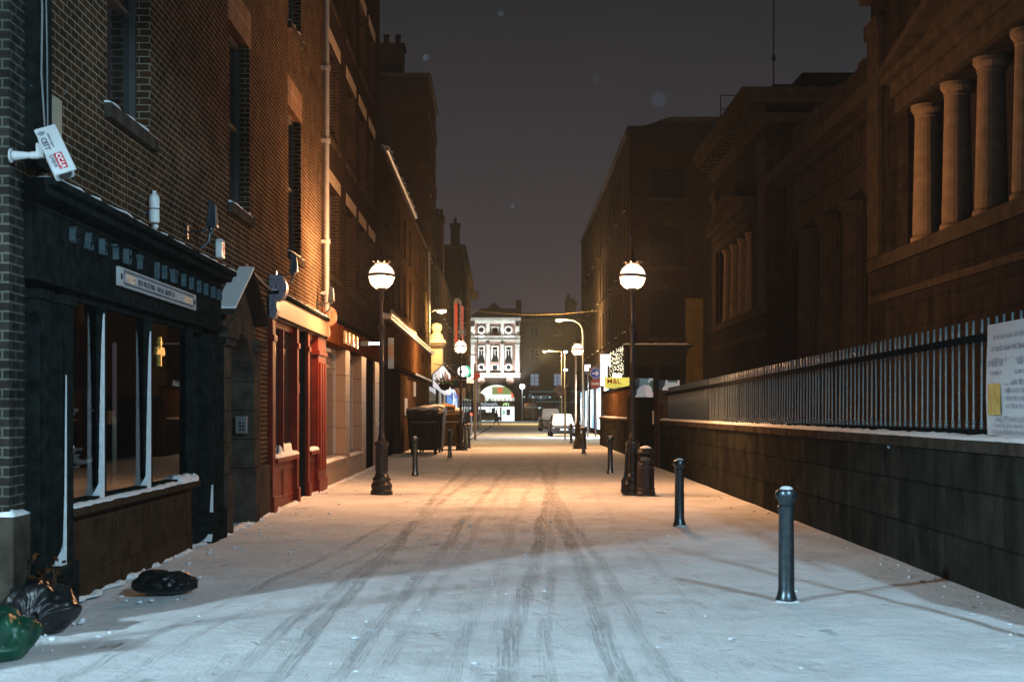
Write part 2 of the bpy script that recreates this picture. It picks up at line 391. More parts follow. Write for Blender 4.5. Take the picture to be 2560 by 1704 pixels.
vm = n.new('ShaderNodeVectorMath'); vm.operation = 'SCALE'; l.new(cr.outputs[0], vm.inputs[0]); l.new(mr.outputs[0], vm.inputs['Scale'])
sky = n.new('ShaderNodeTexSky'); sky.sky_type = 'NISHITA'; sky.sun_disc = False; sky.sun_elevation = rad(-6); sky.sun_rotation = rad(200)
sv = n.new('ShaderNodeVectorMath'); sv.operation = 'SCALE'; sv.inputs['Scale'].default_value = .02; l.new(sky.outputs[0], sv.inputs[0])
ad = n.new('ShaderNodeVectorMath'); ad.operation = 'ADD'; l.new(vm.outputs[0], ad.inputs[0]); l.new(sv.outputs[0], ad.inputs[1])
l.new(ad.outputs[0], bg.inputs['Color']); bg.inputs['Strength'].default_value = 1.0
SC.view_settings.view_transform = 'Standard'; SC.view_settings.look = 'None'; SC.view_settings.exposure = 0; SC.view_settings.gamma = 1
SC.render.engine = 'CYCLES'
cy = SC.cycles; cy.use_denoising = True; cy.max_bounces = 6; cy.diffuse_bounces = 3; cy.glossy_bounces = 3; cy.transparent_max_bounces = 8
cy.sample_clamp_indirect = 3.0; cy.use_light_tree = True; cy.caustics_reflective = False; cy.caustics_refractive = False

def lamp(name, kind, loc, energy, col, size=.1, rot=None, spot=None, blend=.4):
    d = bpy.data.lights.new(name, kind); d.energy = energy; d.color = col
    if kind == 'SUN': d.angle = size
    elif kind == 'AREA': d.size = size
    else: d.shadow_soft_size = size
    if spot: d.spot_size = spot; d.spot_blend = blend
    o = bpy.data.objects.new(name, d); COL.objects.link(o); o.location = loc
    if rot: o.rotation_euler = rot
    return o
def aim(o, t):
    o.rotation_euler = (Vector(t) - o.location).to_track_quat('-Z', 'Y').to_euler()
# wide greenish sun added as soft fill, lifts the dark surfaces
lamp('overcast_fill', 'SUN', (0, 0, 60), .18, (.80, 1.0, .84), rad(150), rot=(rad(6), 0, 0))
# cool street lamps on the cross street behind the camera
COOL = (.60, .86, 1.0)
lamp('cool_street_light', 'SPOT', (-12.7, -1.2, 8.2), 14000, COOL, .40, rot=(0, 0, 0), spot=rad(2 * 77), blend=.12)
lamp('cool_street_light', 'SPOT', (7.6, -2.0, 8.4), 9500, (.50, .80, 1.0), .25, rot=(0, 0, 0), spot=rad(2 * 84), blend=.06)

# ------------------------------------------------------------------ ground
def ground_material():
    m, n, l, b = nt('trodden_snow')
    geo = n.new('ShaderNodeNewGeometry'); sp = n.new('ShaderNodeSeparateXYZ'); l.new(geo.outputs['Position'], sp.inputs[0])
    def math_(op, a, b_=None, c=None, clamp=False):
        k = n.new('ShaderNodeMath'); k.operation = op; k.use_clamp = clamp
        for i, v in enumerate((a, b_, c)):
            if v is None: continue
            if isinstance(v, (int, float)): k.inputs[i].default_value = v
            else: l.new(v, k.inputs[i])
        return k.outputs[0]
    def noise(scale, det=6, rough=.6, vec=None, mapping=None):
        k = n.new('ShaderNodeTexNoise'); k.inputs['Scale'].default_value = scale; k.inputs['Detail'].default_value = det; k.inputs['Roughness'].default_value = rough
        src = geo.outputs['Position']
        if mapping:
            mp = n.new('ShaderNodeMapping'); mp.inputs['Scale'].default_value = mapping; l.new(src, mp.inputs['Vector']); src = mp.outputs[0]
        l.new(src, k.inputs['Vector']); return k.outputs['Fac']
    def sstep(v, lo, hi, a=0.0, c=1.0):
        k = n.new('ShaderNodeMapRange'); k.interpolation_type = 'SMOOTHSTEP'
        k.inputs['From Min'].default_value = lo; k.inputs['From Max'].default_value = hi; k.inputs['To Min'].default_value = a; k.inputs['To Max'].default_value = c
        l.new(v, k.inputs['Value']); return k.outputs[0]
    X, Y = sp.outputs['X'], sp.outputs['Y']
    wob = math_('MULTIPLY', math_('SUBTRACT', noise(.10, 2), .5), .5)
    Yr = math_('SUBTRACT', Y, 12.0)
    tot = None
    grain = noise(1.0, 5, .7, mapping=(16, 3.2, 1))
    tread = noise(1.0, 3, .6, mapping=(52, .55, 1))
    for x0, s, wd, amp in ((-1.49, .0, .075, 1.0), (-1.70, .028, .07, .85), (-1.02, .028, .08, .8), (-.78, .030, .06, .5), (-.30, .035, .07, .5), (.06, .041, .09, .95), (.30, .028, .06, .6), (.70, .005, .10, .9), (.98, -.006, .07, .7), (-2.55, .075, .06, .6), (-.1, .0, .05, .35), (1.5, .012, .06, .35), (-2.2, .09, .05, .5)):
        c = math_('ADD', math_('MULTIPLY', Yr, s), x0)
        d = math_('ABSOLUTE', math_('SUBTRACT', math_('SUBTRACT', X, c), wob))
        k = math_('MULTIPLY', sstep(d, wd * .45, wd * 1.35, 1, 0), amp)
        tot = k if tot is None else math_('MAXIMUM', tot, k)
    brk = sstep(grain, .36, .58)
    trk = math_('MULTIPLY', tot, math_('MULTIPLY_ADD', brk, .75, .25))
    trk = math_('MULTIPLY', trk, sstep(noise(.35, 3), .3, .6, .35, 1))
    trk = math_('MULTIPLY', trk, sstep(tread, .38, .58, .25, 1))
    trk = math_('MULTIPLY', trk, sstep(Y, 26, 60, 1, .25))
    # carriageway: thinner, scuffed snow
    lane = math_('MULTIPLY', sstep(X, -2.6, -1.6), sstep(X, 1.6, 2.5, 1, 0))
    scuff = math_('MULTIPLY', sstep(noise(1.0, 7, .72, mapping=(3.2, 1.0, 1)), .50, .70), math_('MULTIPLY_ADD', lane, .42, .16))
    pits = math_('MULTIPLY', sstep(noise(1.0, 5, .7, mapping=(5, 4, 1)), .63, .72), .55)
    foot = math_('MULTIPLY', sstep(noise(1.0, 3, .5, mapping=(2.3, 1.7, 1)), .66, .72), .75)
    dark = math_('MAXIMUM', math_('MAXIMUM', trk, scuff), math_('MAXIMUM', pits, foot), clamp=True)
    fine = noise(26, 8, .75)
    dark = math_('MULTIPLY', dark, sstep(fine, .32, .6, .6, 1.0), clamp=True)
    # far off the wheels have left the snow grey
    mx = n.new('ShaderNodeMix'); mx.data_type = 'RGBA'
    l.new(math_('MULTIPLY', dark, .46), mx.inputs[0]); mx.inputs[6].default_value = (.76, .79, .82, 1); mx.inputs[7].default_value = (.13, .125, .12, 1)
    sc = n.new('ShaderNodeVectorMath'); sc.operation = 'SCALE'; l.new(mx.outputs[2], sc.inputs[0])
    l.new(math_('MULTIPLY', sstep(noise(.8, 7, .7), .25, .75, .78, 1.06), sstep(noise(75, 4, .8), .3, .7, .86, 1.1)), sc.inputs['Scale']); l.new(sc.outputs[0], b.inputs['Base Color'])
    b.inputs['Roughness'].default_value = .8; b.inputs['Specular IOR Level'].default_value = .08
    h = math_('SUBTRACT', math_('ADD', math_('MULTIPLY', fine, .35), math_('ADD', math_('MULTIPLY', noise(5, 6, .65), .9), noise(1.4, 3))), math_('MULTIPLY', dark, .8))
    bp = n.new('ShaderNodeBump'); bp.inputs['Strength'].default_value = .8; bp.inputs['Distance'].default_value = .06
    l.new(h, bp.inputs['Height']); l.new(bp.outputs['Normal'], b.inputs['Normal'])
    return m
g = MB()
# near part as a fine sheet with real unevenness, then out to the horizon
def gz(x, y):
    f = max(0, 1 - max(0, (y - 30)) / 25) * min(1, max(0, (y - 4) / 2)) * min(1, max(0, (4.6 - abs(x)) / .6))
    return f * (.04 * mnoise.noise(Vector((x * .7, y * .45, 0))) + .018 * mnoise.noise(Vector((x * 2.3, y * 2.1, 3))))
nx, ny = 74, 150
idx = {}
for i in range(nx + 1):
    for j in range(ny + 1):
        x = -4.6 + 9.2 * i / nx; y = 4 + 56 * (j / ny) ** 1.5
        idx[i, j] = g.P((x, y, gz(x, y)))
for i in range(nx):
    for j in range(ny): g.f.append([idx[i, j], idx[i + 1, j], idx[i + 1, j + 1], idx[i, j + 1]])
g.quad((-4.6, 60, 0), (4.6, 60, 0), (4.6, 400, 0), (-4.6, 400, 0)).quad((-4.6, -100, 0), (4.6, -100, 0), (4.6, 4, 0), (-4.6, 4, 0))
g.quad((-250, -100, 0), (-4.6, -100, 0), (-4.6, 400, 0), (-250, 400, 0)).quad((4.6, -100, 0), (250, -100, 0), (250, 400, 0), (4.6, 400, 0))
tag(g.build('street', ground_material(), smooth=True), 'snow covered street crossed by tyre tracks', None, kind='structure')
# ------------------------------------------------------------------ left: the corner brick building with the jeweller's, the doorway and the red shop
U0 = 11.0
A = left_thing('brick_building', 'dark brick corner building with the jeweller shop and the red shopfront at its foot', 'building', U0)
a = Bld(A, lxf(U0))
wins = [(13.75, 15.45, 4.66, 7.2), (20.0, 21.6, 4.62, 7.2), (25.6, 27.2, 4.56, 7.2), (13.75, 15.45, 8.7, 11.2), (20.0, 21.6, 8.7, 11.2), (25.6, 27.2, 8.7, 11.2)]
a.wall('brick', 11.0, 30.7, 3.55, 15.6, wins, reveal=.24)
def pier(q):
    q.box(19.1, 19.28, 0.02, 1.0, 0, 3.55); q.box(22.25, 23.4, 0.02, 1.0, .82, 3.55)
    q.box(19.28, 22.25, .06, 1.0, 3.12, 3.55)
a.part('ground_floor_wall', 'brick', pier)
a.part('corner_cover', 'brick_dimmed', lambda q: q.box(10.985, 11.34, -.008, 8.9, .88, 15.58))  # thin cover added to carry the dimmed brick on the lamp-facing end
def plinth(q):
    q.box(10.96, 11.36, -.05, 1.5, 0, .88); q.box(22.22, 23.42, -.03, 1.0, 0, .82)
pl = a.part('plinth', 'stone_dark', plinth, bevel=.012)
a.part('snow', 'snow', lambda q: q.lumps(10.95, 11.37, -.055, .06, .88, .05, seed=4), pl, smooth=True)
for (x0, x1, z0, z1) in wins:
    a.window(x0, x1, z0, z1, d=.2, nx=1, nz=2)
    a.part('lintel', 'lintel_brick', lambda q: q.box(x0 - .12, x1 + .12, -.004, .22, z1 + .002, z1 + .54))
# rainwater pipes
def dpipe(u, z0, z1, r=.055, d=-.11, clips=()):
    def f(q):
        q.tube([(u, d, z0), (u, d, z1)], r, 10)
        for z in clips:
            q.tube([(u, d, z - .05), (u, d, z + .05)], r * 1.45, 10); q.box(u - .11, u + .11, d - .01, -.0, z - .03, z + .03)
    return f
a.part('downpipe', 'pole', dpipe(30.35, 3.8, 15.5, clips=(4.2, 5.3, 7.45, 9.0, 11.1, 13.0)), smooth=False)
a.part('cable_duct', 'dark_wood', lambda q: q.box(11.36, 11.74, -.10, -.002, 3.66, 15.4))
a.part('cable', 'pole', lambda q: (q.tube([(11.40, -.115, 5.6), (11.43, -.118, 4.9), (11.41, -.118, 4.4), (11.5, -.115, 4.0)], .008, 6), q.tube([(11.52, -.113, 5.5), (11.56, -.116, 4.6), (11.58, -.115, 4.0)], .006, 6)))
a.part('junction_box', mat('grey_green_box', (.16, .22, .19), .5, var=.15), lambda q: q.box(11.78, 12.05, -.09, -.002, 3.95, 4.32), bevel=.008)

# --- jeweller's shopfront
JW = a.mb()
for (x0, x1) in ((11.40, 11.70), (12.0, 12.34), (18.25, 18.55), (18.78, 19.08)):
    JW.box(x0, x1, -.10, .06, .40, 2.68); JW.box(x0 - .03, x1 + .03, -.14, .06, 0, .40); JW.box(x0 - .02, x1 + .02, -.13, .06, 2.60, 2.68)
    JW.box(x0 + .07, x1 - .07, -.115, -.10, .55, 2.45)
JW.box(11.32, 19.1, -.06, .3, 2.75, 3.42)                       # fascia board
JW.box(11.32, 19.1, -.075, -.06, 2.75, 2.80); JW.box(11.32, 19.1, -.075, -.06, 3.34, 3.38)
JW.box(11.32, 19.12, -.20, .3, 3.42, 3.50); JW.box(11.32, 19.14, -.26, .3, 3.50, 3.56)
JW.box(12.34, 18.2, .0, .10, 2.68, 2.75)
JW.box(11.70, 12.0, .10, .16, 0, 2.68)
JW.box(18.55, 18.78, .02, .06, 0, 2.68)
jw = JW.build('jeweller_shopfront', 'dark_wood', A, bevel=.006)
def stall(q):
    q.box(12.34, 17.45, .0, .12, 0, .78)
    q.box(12.34, 17.50, -.12, .16, .78, .85)
    for x0, x1 in ((12.42, 14.0), (14.08, 15.75), (15.83, 17.38)):
        q.box(x0, x1, -.012, 0, .30, .36).box(x0, x1, -.012, 0, .66, .72).box(x0, x0 + .07, -.012, 0, .36, .66).box(x1 - .07, x1, -.012, 0, .36, .66)
    q.box(12.34, 17.45, -.03, 0, 0, .20)
    q.box(17.45, 17.52, .0, .9, 0, .85); q.box(17.45, 17.52, .0, .9, .85, 2.75)
st = a.part('stall_riser', 'brown_wood', stall, jw, bevel=.005)
a.part('snow', 'snow', lambda q: (q.lumps(12.36, 17.48, -.13, .04, .85, .028, seed=1), q.lumps(16.6, 17.48, -.11, .05, .86, .07, seed=8, amp=1)), st, smooth=True)
def mull(q):
    for x in (12.37, 13.52, 15.32, 17.38):
        q.box(x - .03, x + .03, -.05, .08, .86, 2.68)
    q.box(12.4, 17.35, -.04, .08, .86, .90)
ml = a.part('mullion', 'dark_wood', mull, jw)
def mullsnow(q):                                                  # snow driven against the bars, thicker towards the foot
    for x, zt in ((13.52, 2.62), (15.32, 2.55)):
        n = 26; pr = None
        for i in range(n + 1):
            t = i / n; z = .87 + (zt - .87) * t
            w_ = .052 * (1 - t) ** .55 * (1 + .12 * mnoise.noise(Vector((z * 14, x, 0)))) + .006 + (.07 * max(0, 1 - t * 14))
            dep = .035 * (1 - t * .6) + (.12 * max(0, 1 - t * 16))
            cur = [(x - .031 - dep, -.045, z), (x - .031 - dep, -.045 + w_ * .8, z), (x - .031, -.05, z), (x - .031, -.05 + w_ * .95, z)]
            if pr:
                q.quad(pr[0], pr[1], cur[1], cur[0]).quad(pr[1], pr[3], cur[3], cur[1]).quad(pr[2], pr[0], cur[0], cur[2])
            pr = cur
        q.quad(*[pr[k] for k in (0, 1, 3, 2)])
    for x, z0, z1, dd in ((12.03, .40, 2.0, -.13), (11.995, .40, 1.0, -.13), (18.24, .03, .75, -.12)):
        n = 14; pr = None
        for i in range(n + 1):
            t = i / n; z = z0 + (z1 - z0) * t; dep = .012 * (1 - t) + .07 * max(0, 1 - t * 9); w_ = (.026 if x > 15 else .008) * (1 - t * .7) + .03 * max(0, 1 - t * 10)
            cur = [(x - dep - .002, dd, z), (x - dep - .002, dd + w_ * 2.2, z), (x, dd + w_ * 2.5, z), (x, dd - .004, z)]
            if pr:
                for k in range(3): q.quad(pr[k], pr[k + 1], cur[k + 1], cur[k])
            pr = cur
a.part('snow', 'snow', mullsnow, ml, smooth=True)
a.part('glazing', 'glass', lambda q: q.quad((12.4, .03, .86), (17.4, .03, .86), (17.4, .03, 2.68), (12.4, .03, 2.68)), jw)
def interior(q):
    q.quad((12.34, .95, .80), (17.45, .95, .80), (17.45, .95, 2.75), (12.34, .95, 2.75)).quad((12.34, .12, .78), (17.45, .12, .78), (17.45, .95, .80), (12.34, .95, .80))
    q.quad((12.34, .1, .8), (12.34, .95, .8), (12.34, .95, 2.75), (12.34, .1, 2.75)).quad((12.34, .1, 2.72), (17.45, .1, 2.72), (17.45, .95, 2.72), (12.34, .95, 2.72))
a.part('display_recess', 'dark', interior, jw)
a.part('door', 'dark_wood', lambda q: (q.box(17.52, 18.25, .80, .86, 0, 2.75), q.box(17.62, 18.15, .78, .80, .25, .95), q.box(17.62, 18.15, .78, .80, 1.1, 2.4), q.box(18.2, 18.26, .06, .86, 0, 2.75)), jw)
# raised letters over the window
xs = [(148, 'C'), (183, 'A'), (216, 'R'), (246, 'T'), (273, 'H'), (303, 'Y'), (343, 'J'), (362, 'E'), (383, 'W'), (407, 'E'), (425, 'L'), (443, 'L'), (459, 'E'), (476, 'R'), (489, 'S')]
LT = a.mb()
for px, ch in xs:
    u = 12407 / (1148.6 - px)
    LT.text(ch, .20, lambda x, y, z, u=u: (u - .02 + x, -.095 - z, 3.16 + y), ext=.03, align='CENTER', bold=.004)
lt_ = LT.build('fascia_lettering', 'letter', jw)
lt_.data.materials.append(M['dark_wood'])                        # fronts darker than the returns, shade put into the colour
for p in lt_.data.polygons:
    if abs(p.normal.x) > .7: p.material_index = 1
a.part('cornice_snow', 'snow', lambda q: q.lumps(11.4, 19.1, -.265, -.05, 3.56, .03, seed=2, step=.12), jw, smooth=True)

# --- stone doorway with a steep hood
def doorway(q):
    for x0, x1 in ((19.28, 19.78), (21.62, 22.22)):
        q.box(x0, x1, -.10, .5, 0, .82)
        for k in range(4): q.box(x0 + .02, x1 - .02, -.07, .5, .825 + k * .44, .825 + k * .44 + .434)
        q.box(x0 - .03, x1 + .05, -.13, .5, 2.59, 2.68); q.box(x0 - .06, x1 + .08, -.17, .5, 2.68, 2.76)
    # arch ring between the piers
    n = 14
    for k in range(n):
        t0 = PI * k / n; t1 = PI * (k + 1) / n
        pts = [(20.70 - math.cos(t) * r, 2.30 + math.sin(t) * r * .55) for r, t in ((.92, t0), (1.42, t0), (1.42, t1), (.92, t1))]
        q.hexa([(pts[i][0], -.05, pts[i][1]) for i in range(4)] + [(pts[i][0], .5, pts[i][1]) for i in range(4)])
    q.hexa([(19.4, -.02, 2.85), (22.1, -.02, 2.85), (22.1, .4, 2.85), (19.4, .4, 2.85), (20.6, -.02, 3.62), (20.9, -.02, 3.62), (20.9, .4, 3.62), (20.6, .4, 3.62)])
dw = a.part('doorway', 'stone_dark', doorway, bevel=.012)
def hood(q):
    for sgn, x0, x1 in ((-1, 19.30, 20.72), (1, 22.2, 20.78)):
        q.hexa([(x0, -.21, 3.00), (x0 - sgn * .02, .35, 3.00), (x1, .35, 3.68), (x1, -.21, 3.68), (x0, -.21, 3.08), (x0 - sgn * .02, .35, 3.08), (x1, .35, 3.76), (x1, -.21, 3.76)])
hd = a.part('hood', 'stone', hood, dw, bevel=.01)
a.part('snow', 'snow', lambda q: (q.hexa([(19.28, -.22, 3.084), (19.28, .3, 3.084), (20.74, .3, 3.765), (20.74, -.22, 3.765), (19.28, -.22, 3.112), (19.28, .3, 3.12), (20.74, .3, 3.81), (20.74, -.22, 3.795)]),), hd, smooth=False)
a.part('door', 'door_teal', lambda q: (q.box(19.80, 21.62, .38, .46, 0, 2.85), q.box(19.95, 20.6, .36, .38, .3, 1.0), q.box(20.8, 21.45, .36, .38, .3, 1.0), q.box(19.95, 20.6, .36, .38, 1.2, 2.1), q.box(20.8, 21.45, .36, .38, 1.2, 2.1)), dw, bevel=.006)
ph = a.part('door_phone', 'metal', lambda q: q.box(21.50, 21.615, .02, .20, 1.35, 1.62), dw, bevel=.008)
a.part('button', 'ink', lambda q: [q.box(21.490, 21.50, .06 + .05 * i, .09 + .05 * i, 1.40 + .05 * j, 1.43 + .05 * j) for i in range(2) for j in range(3)], ph)

# --- red shopfront
def redfront(q):
    for x0, x1 in ((23.45, 23.75), (26.30, 26.52), (27.80, 28.05), (29.35, 30.65)):
        q.box(x0, x1, -.06, .12, 0, 3.24); q.box(x0 - .03, x1 + .03, -.09, .12, 0, .28); q.box(x0 - .03, x1 + .03, -.09, .12, 2.85, 2.95)
    for k in range(3): q.box(29.5 + k * .4, 29.7 + k * .4, -.09, -.06, .45, 2.7)
    for x0, x1 in ((23.75, 26.30), (28.05, 29.35)):
        q.box(x0, x1, .02, .16, 0, .82); q.box(x0, x1, -.10, .2, .82, .90); q.box(x0, x1, .02, .1, 3.12, 3.24)
        m = (x0 + x1) / 2
        for c0, c1 in ((x0 + .06, m - .03), (m + .03, x1 - .06)):
            q.box(c0, c1, .005, .02, .16, .22).box(c0, c1, .005, .02, .66, .72).box(c0, c0 + .06, .005, .02, .22, .66).box(c1 - .06, c1, .005, .02, .22, .66)
        q.box(m - .03, m + .03, .0, .09, .90, 3.12) if x1 - x0 > 2 else None
rf = a.part('red_shopfront', 'red_wood', redfront, bevel=.008)
a.part('glazing', 'pane', lambda q: [q.quad((x0, .07, .9), (x1, .07, .9), (x1, .07, 3.12), (x0, .07, 3.12)) for x0, x1 in ((23.75, 26.3), (28.05, 29.35))], rf)
a.part('door', 'dark_wood', lambda q: (q.box(26.52, 27.80, .55, .6, 0, 3.24), q.box(26.52, 26.56, .0, .55, 0, 3.24), q.box(27.76, 27.80, .0, .55, 0, 3.24)), rf)
a.part('door_notice', 'red_wood', lambda q: q.box(26.58, 26.9, -.02, .0, 2.02, 2.22), rf)
a.part('fascia', 'cream', lambda q: (q.box(23.75, 30.55, -.10, .3, 3.25, 3.62),), rf, bevel=.006)
a.part('fascia_edge', 'dark_wood', lambda q: (q.box(23.4, 30.7, -.16, .3, 3.622, 3.68), q.box(23.75, 30.55, -.13, -.10, 3.245, 3.27)), rf)
a.part('snow', 'snow', lambda q: (q.lumps(23.75, 26.3, -.10, .02, .90, .06, seed=3), q.lumps(28.05, 29.35, -.10, .02, .90, .06, seed=5), q.lumps(24.8, 26.2, .01, .06, .94, .14, seed=9), q.lumps(23.4, 30.7, -.165, -.02, 3.68, .03, seed=6, step=.12)), rf, smooth=True)
# carved scroll brackets closing the fascia: rounded head, tapering tail
def scroll(u0, u1):
    def f(q):
        out = [(-.0, 3.94), (-.12, 3.94)]
        for i in range(1, 15):
            t = PI * .5 + PI * 1.05 * i / 14
            out.append((-.14 + .14 * math.cos(t), 3.73 + .21 * math.sin(t)))
        out += [(-.125, 3.45), (-.135, 3.36), (-.12, 3.28), (-.08, 3.22), (-.03, 3.21), (0, 3.22)]
        n = len(out)
        Aq = [q.P((u0, d, z)) for d, z in out]; Bq = [q.P((u1, d, z)) for d, z in out]
        q.f.append(Aq); q.f.append(Bq[::-1])
        for i in range(n): q.f.append([Aq[i], Aq[(i + 1) % n], Bq[(i + 1) % n], Bq[i]])
        for uu, sg in ((u0, -1), (u1, 1)):                              # face carving
            for (cd, cz, rr) in ((-.14, 3.76, .105), (-.075, 3.54, .06), (-.07, 3.41, .05), (-.065, 3.29, .04)):
                q.ring((uu, cd, cz), rr * .62, rr, 0, min(uu, uu + sg * .02), max(uu, uu + sg * .02), n=14)
                q.ball((uu + sg * .005, cd, cz), rr * .42, 8, 6, sc=(.6, 1, 1))
    return f
a.part('scroll_bracket', mat('painted_grey_scroll', (.17, .16, .20), .5, var=.4, scale=25), scroll(23.45, 23.72), rf)
a.part('scroll_bracket', mat('painted_red_scroll', (.42, .16, .09), .45, var=.35, scale=18), scroll(30.56, 30.84), rf)
a.part('wall_flashing', 'metal', lambda q: q.tube([(20.95, -.05, 3.86), (21.6, -.05, 3.80), (23.4, -.05, 3.66)], .02, 6), rf)

# --- things fixed to that front
sg = left_thing('shop_sign', 'long white painted board offering the best gold prices above the jeweller window', 'sign', 13.78)
b = MB(lxf(13.78)); b.box(13.78, 17.28, -.11, -.078, 2.915, 3.10); b.build('board', 'sign_white', sg, bevel=.004)
b = MB(lxf(13.78))
for z0, z1 in ((2.937, 2.945), (2.952, 2.959), (3.057, 3.064), (3.072, 3.080)): b.box(13.95, 17.14, -.113, -.11, z0, z1)
for x in (13.95, 17.13): b.box(x, x + .015, -.113, -.11, 2.959, 3.057)
for x in (13.87, 17.20): b.box(x - .03, x + .03, -.113, -.11, 2.98, 3.035)
b.build('border', 'ink', sg)
b = MB(lxf(13.78))
def flat(u, z, d=-.1125): return lambda x, y, zz: (u + x, d - zz, z + y)
b.text('BEST PRICES PAID - FOR ALL GRADES OF', .082, flat(14.50, 2.978), ext=.001, sx=1.10); 
b.build('lettering', 'ink', sg)
b = MB(lxf(13.78)); b.text('GOLD!', .088, flat(14.06, 2.976), ext=.001, sx=1.25); b.text('GOLD!', .088, flat(16.66, 2.976), ext=.001, sx=1.25)
b.build('gold_lettering', mat('old_gold_letter', (.30, .26, .14), .5, var=.2), sg)

cr_ = left_thing('gold_cross', 'gold trefoil cross standing in the jeweller window', 'cross', 16.0)
b = MB(lxf(16.0)); cz, cu, dd = 2.36, 16.0, .0
b.box(cu - .025, cu + .025, -.012, .012, 2.20, 2.47); b.box(cu - .12, cu + .12, -.0118, .0118, 2.335, 2.385)
for (u, z) in ((cu, 2.475), (cu - .13, cz), (cu + .13, cz)):
    for k in range(3): b.disc((u + .028 * math.cos(k * 2 * PI / 3 + PI / 2), 0, z + .028 * math.sin(k * 2 * PI / 3 + PI / 2)), .026, 1, -.011, .011, n=12)
b.ring((cu, 0, cz), .045, .062, 1, -.014, .014, n=20)
b.build('cross_body', 'gold', cr_)
cr_.location.x += -.02

nk = left_thing('necklace_display', 'ring of pale glittering beads on a dark stand behind the jeweller glass', 'jewellery', 13.1)
b = MB(lxf(13.1))
for i in range(30):
    t = 2 * PI * i / 30
    r = .26; u = 13.25 + .55 * math.cos(t); z = 1.48 + r * math.sin(t)
    if abs(math.sin(t) - 1) < .12: continue
    b.ball((u, .075 + .02 * math.sin(t * 3), z), .026 + .014 * random.random(), 8, 6, sc=(1.7, 1, .8))
for k in range(26): b.ball((12.66 + .022 * k, .07 + .05 * random.random(), 1.18 + .055 * (k % 4)), .022, 6, 5, sc=(1.8, 1, .7))
b.build('bead', mat('pale_gem', (.85, .85, .92), .2, var=.15, scale=40), nk)
b = MB(lxf(13.1)); b.hexa([(12.75, .25, 1.1), (13.75, .25, 1.1), (13.75, .5, 1.1), (12.75, .5, 1.1), (12.95, .3, 1.75), (13.55, .3, 1.75), (13.55, .45, 1.75), (12.95, .45, 1.75)]); b.box(13.15, 13.35, .3, .4, .8, 1.1)
b.build('stand', 'dark', nk)

cc = thing('security_camera', 'white tilted security camera on a short wall bracket high on the brick corner', 'camera', (-3.50, 10.92, 3.66))
# housing: long axis points down to the lower right, label side faces the viewer
ax = Vector((.46, -.35, -.80)).normalized(); fn = Vector((.25, -.93, .30)); fn = (fn - ax * fn.dot(ax)).normalized(); up = ax.cross(fn)
def cx(p, q, r): return tuple(ax * p + up * q + fn * r)
b = MB(cx); b.box(-.21, .20, -.075, .075, -.07, .06); b.build('housing', 'sign_white', cc, bevel=.022, seg=3)
b = MB(cx); b.box(-.23, .235, -.083, .083, .062, .075); b.build('sun_shield', 'sign_white', cc, bevel=.006)
b = MB(cx); b.disc((.203, 0, 0), .05, 0, .2, .206, n=20); b.build('lens', 'pane', cc)
b = MB(cx); b.text('CELL', .058, lambda x, y, z: (-.13 + x, .028 + y, .0765 + z), ext=.001, sx=1.0, bold=.001); b.text('www.cell.ie', .03, lambda x, y, z: (-.16 + x, -.005 + y, .0765 + z), ext=.001)
for i in range(3): b.ring((-.145, .045, .0765), .012 + .013 * i, .018 + .013 * i, 2, .0755, .0772, n=8, a0=PI * .75, a1=PI * 1.25)
b.text('Online', .045, lambda x, y, z: (.045 + x, .036 + y, .0765 + z), ext=.001)
b.build('lettering', 'ink', cc)
b = MB(cx); b.box(.04, .195, -.035, .03, .0752, .0765); b.build('label_patch', 'red_ink', cc)
b = MB(cx); b.text('CCTV', .055, lambda x, y, z: (.048 + x, -.023 + y, .0775 + z), ext=.001, sx=1.0, bold=.001); b.build('label_lettering', 'white', cc)
b = MB(); b.tube([(-.36, .02, -.0), (-.345, .02, 0)], .055, 14); b.tube([(-.345, .02, 0), (-.20, .01, -.0)], [.038, .022], 12); b.tube([(-.20, .01, 0), (-.12, 0, 0)], .028, 12); b.box(-.15, -.09, -.025, .025, -.02, .09)
b.build('bracket', 'sign_white', cc, bevel=.006)

al = left_thing('alarm_box', 'small white alarm box with a red emblem on the brick beside the hood', 'alarm', 19.05)
b = MB(lxf(19.05)); b.box(18.98, 19.22, -.09, -.002, 3.74, 3.97); b.build('case', 'white', al, bevel=.02, seg=3)
b = MB(lxf(19.05)); b.ring((19.12, -.09, 3.875), .04, .06, 1, -.093, -.0895, n=16); b.disc((19.12, -.09, 3.875), .022, 1, -.093, -.0895, n=12); b.box(19.05, 19.19, -.093, -.0895, 3.78, 3.795)
b.build('emblem', 'red_ink', al)
b = MB(lxf(19.05)); b.lumps(18.98, 19.22, -.09, -.01, 3.97, .03, seed=5); b.build('snow', 'snow', al, smooth=True)
ws = left_thing('wall_sensor', 'white cylindrical sensor with a dark band on the brick over the shop cornice', 'sensor', 15.3)
b = MB(lxf(15.3)); b.lathe([(.05, 0), (.055, .01), (.055, .27), (.04, .30), (.02, .31), (.02, .34), (0, .34)], 15.3, -.08, 14, 3.72); b.build('body', 'white', ws, smooth=False)
b = MB(lxf(15.3)); b.lathe([(.058, 0), (.058, .012)], 15.3, -.08, 14, 3.86); b.box(15.27, 15.33, -.08, -.002, 3.80, 3.84); b.build('band', 'ink', ws)
b = MB(lxf(15.3)); b.ball((15.36, -.08, 3.69), .032, 10, 8); b.build('knob', 'white', ws, smooth=True)
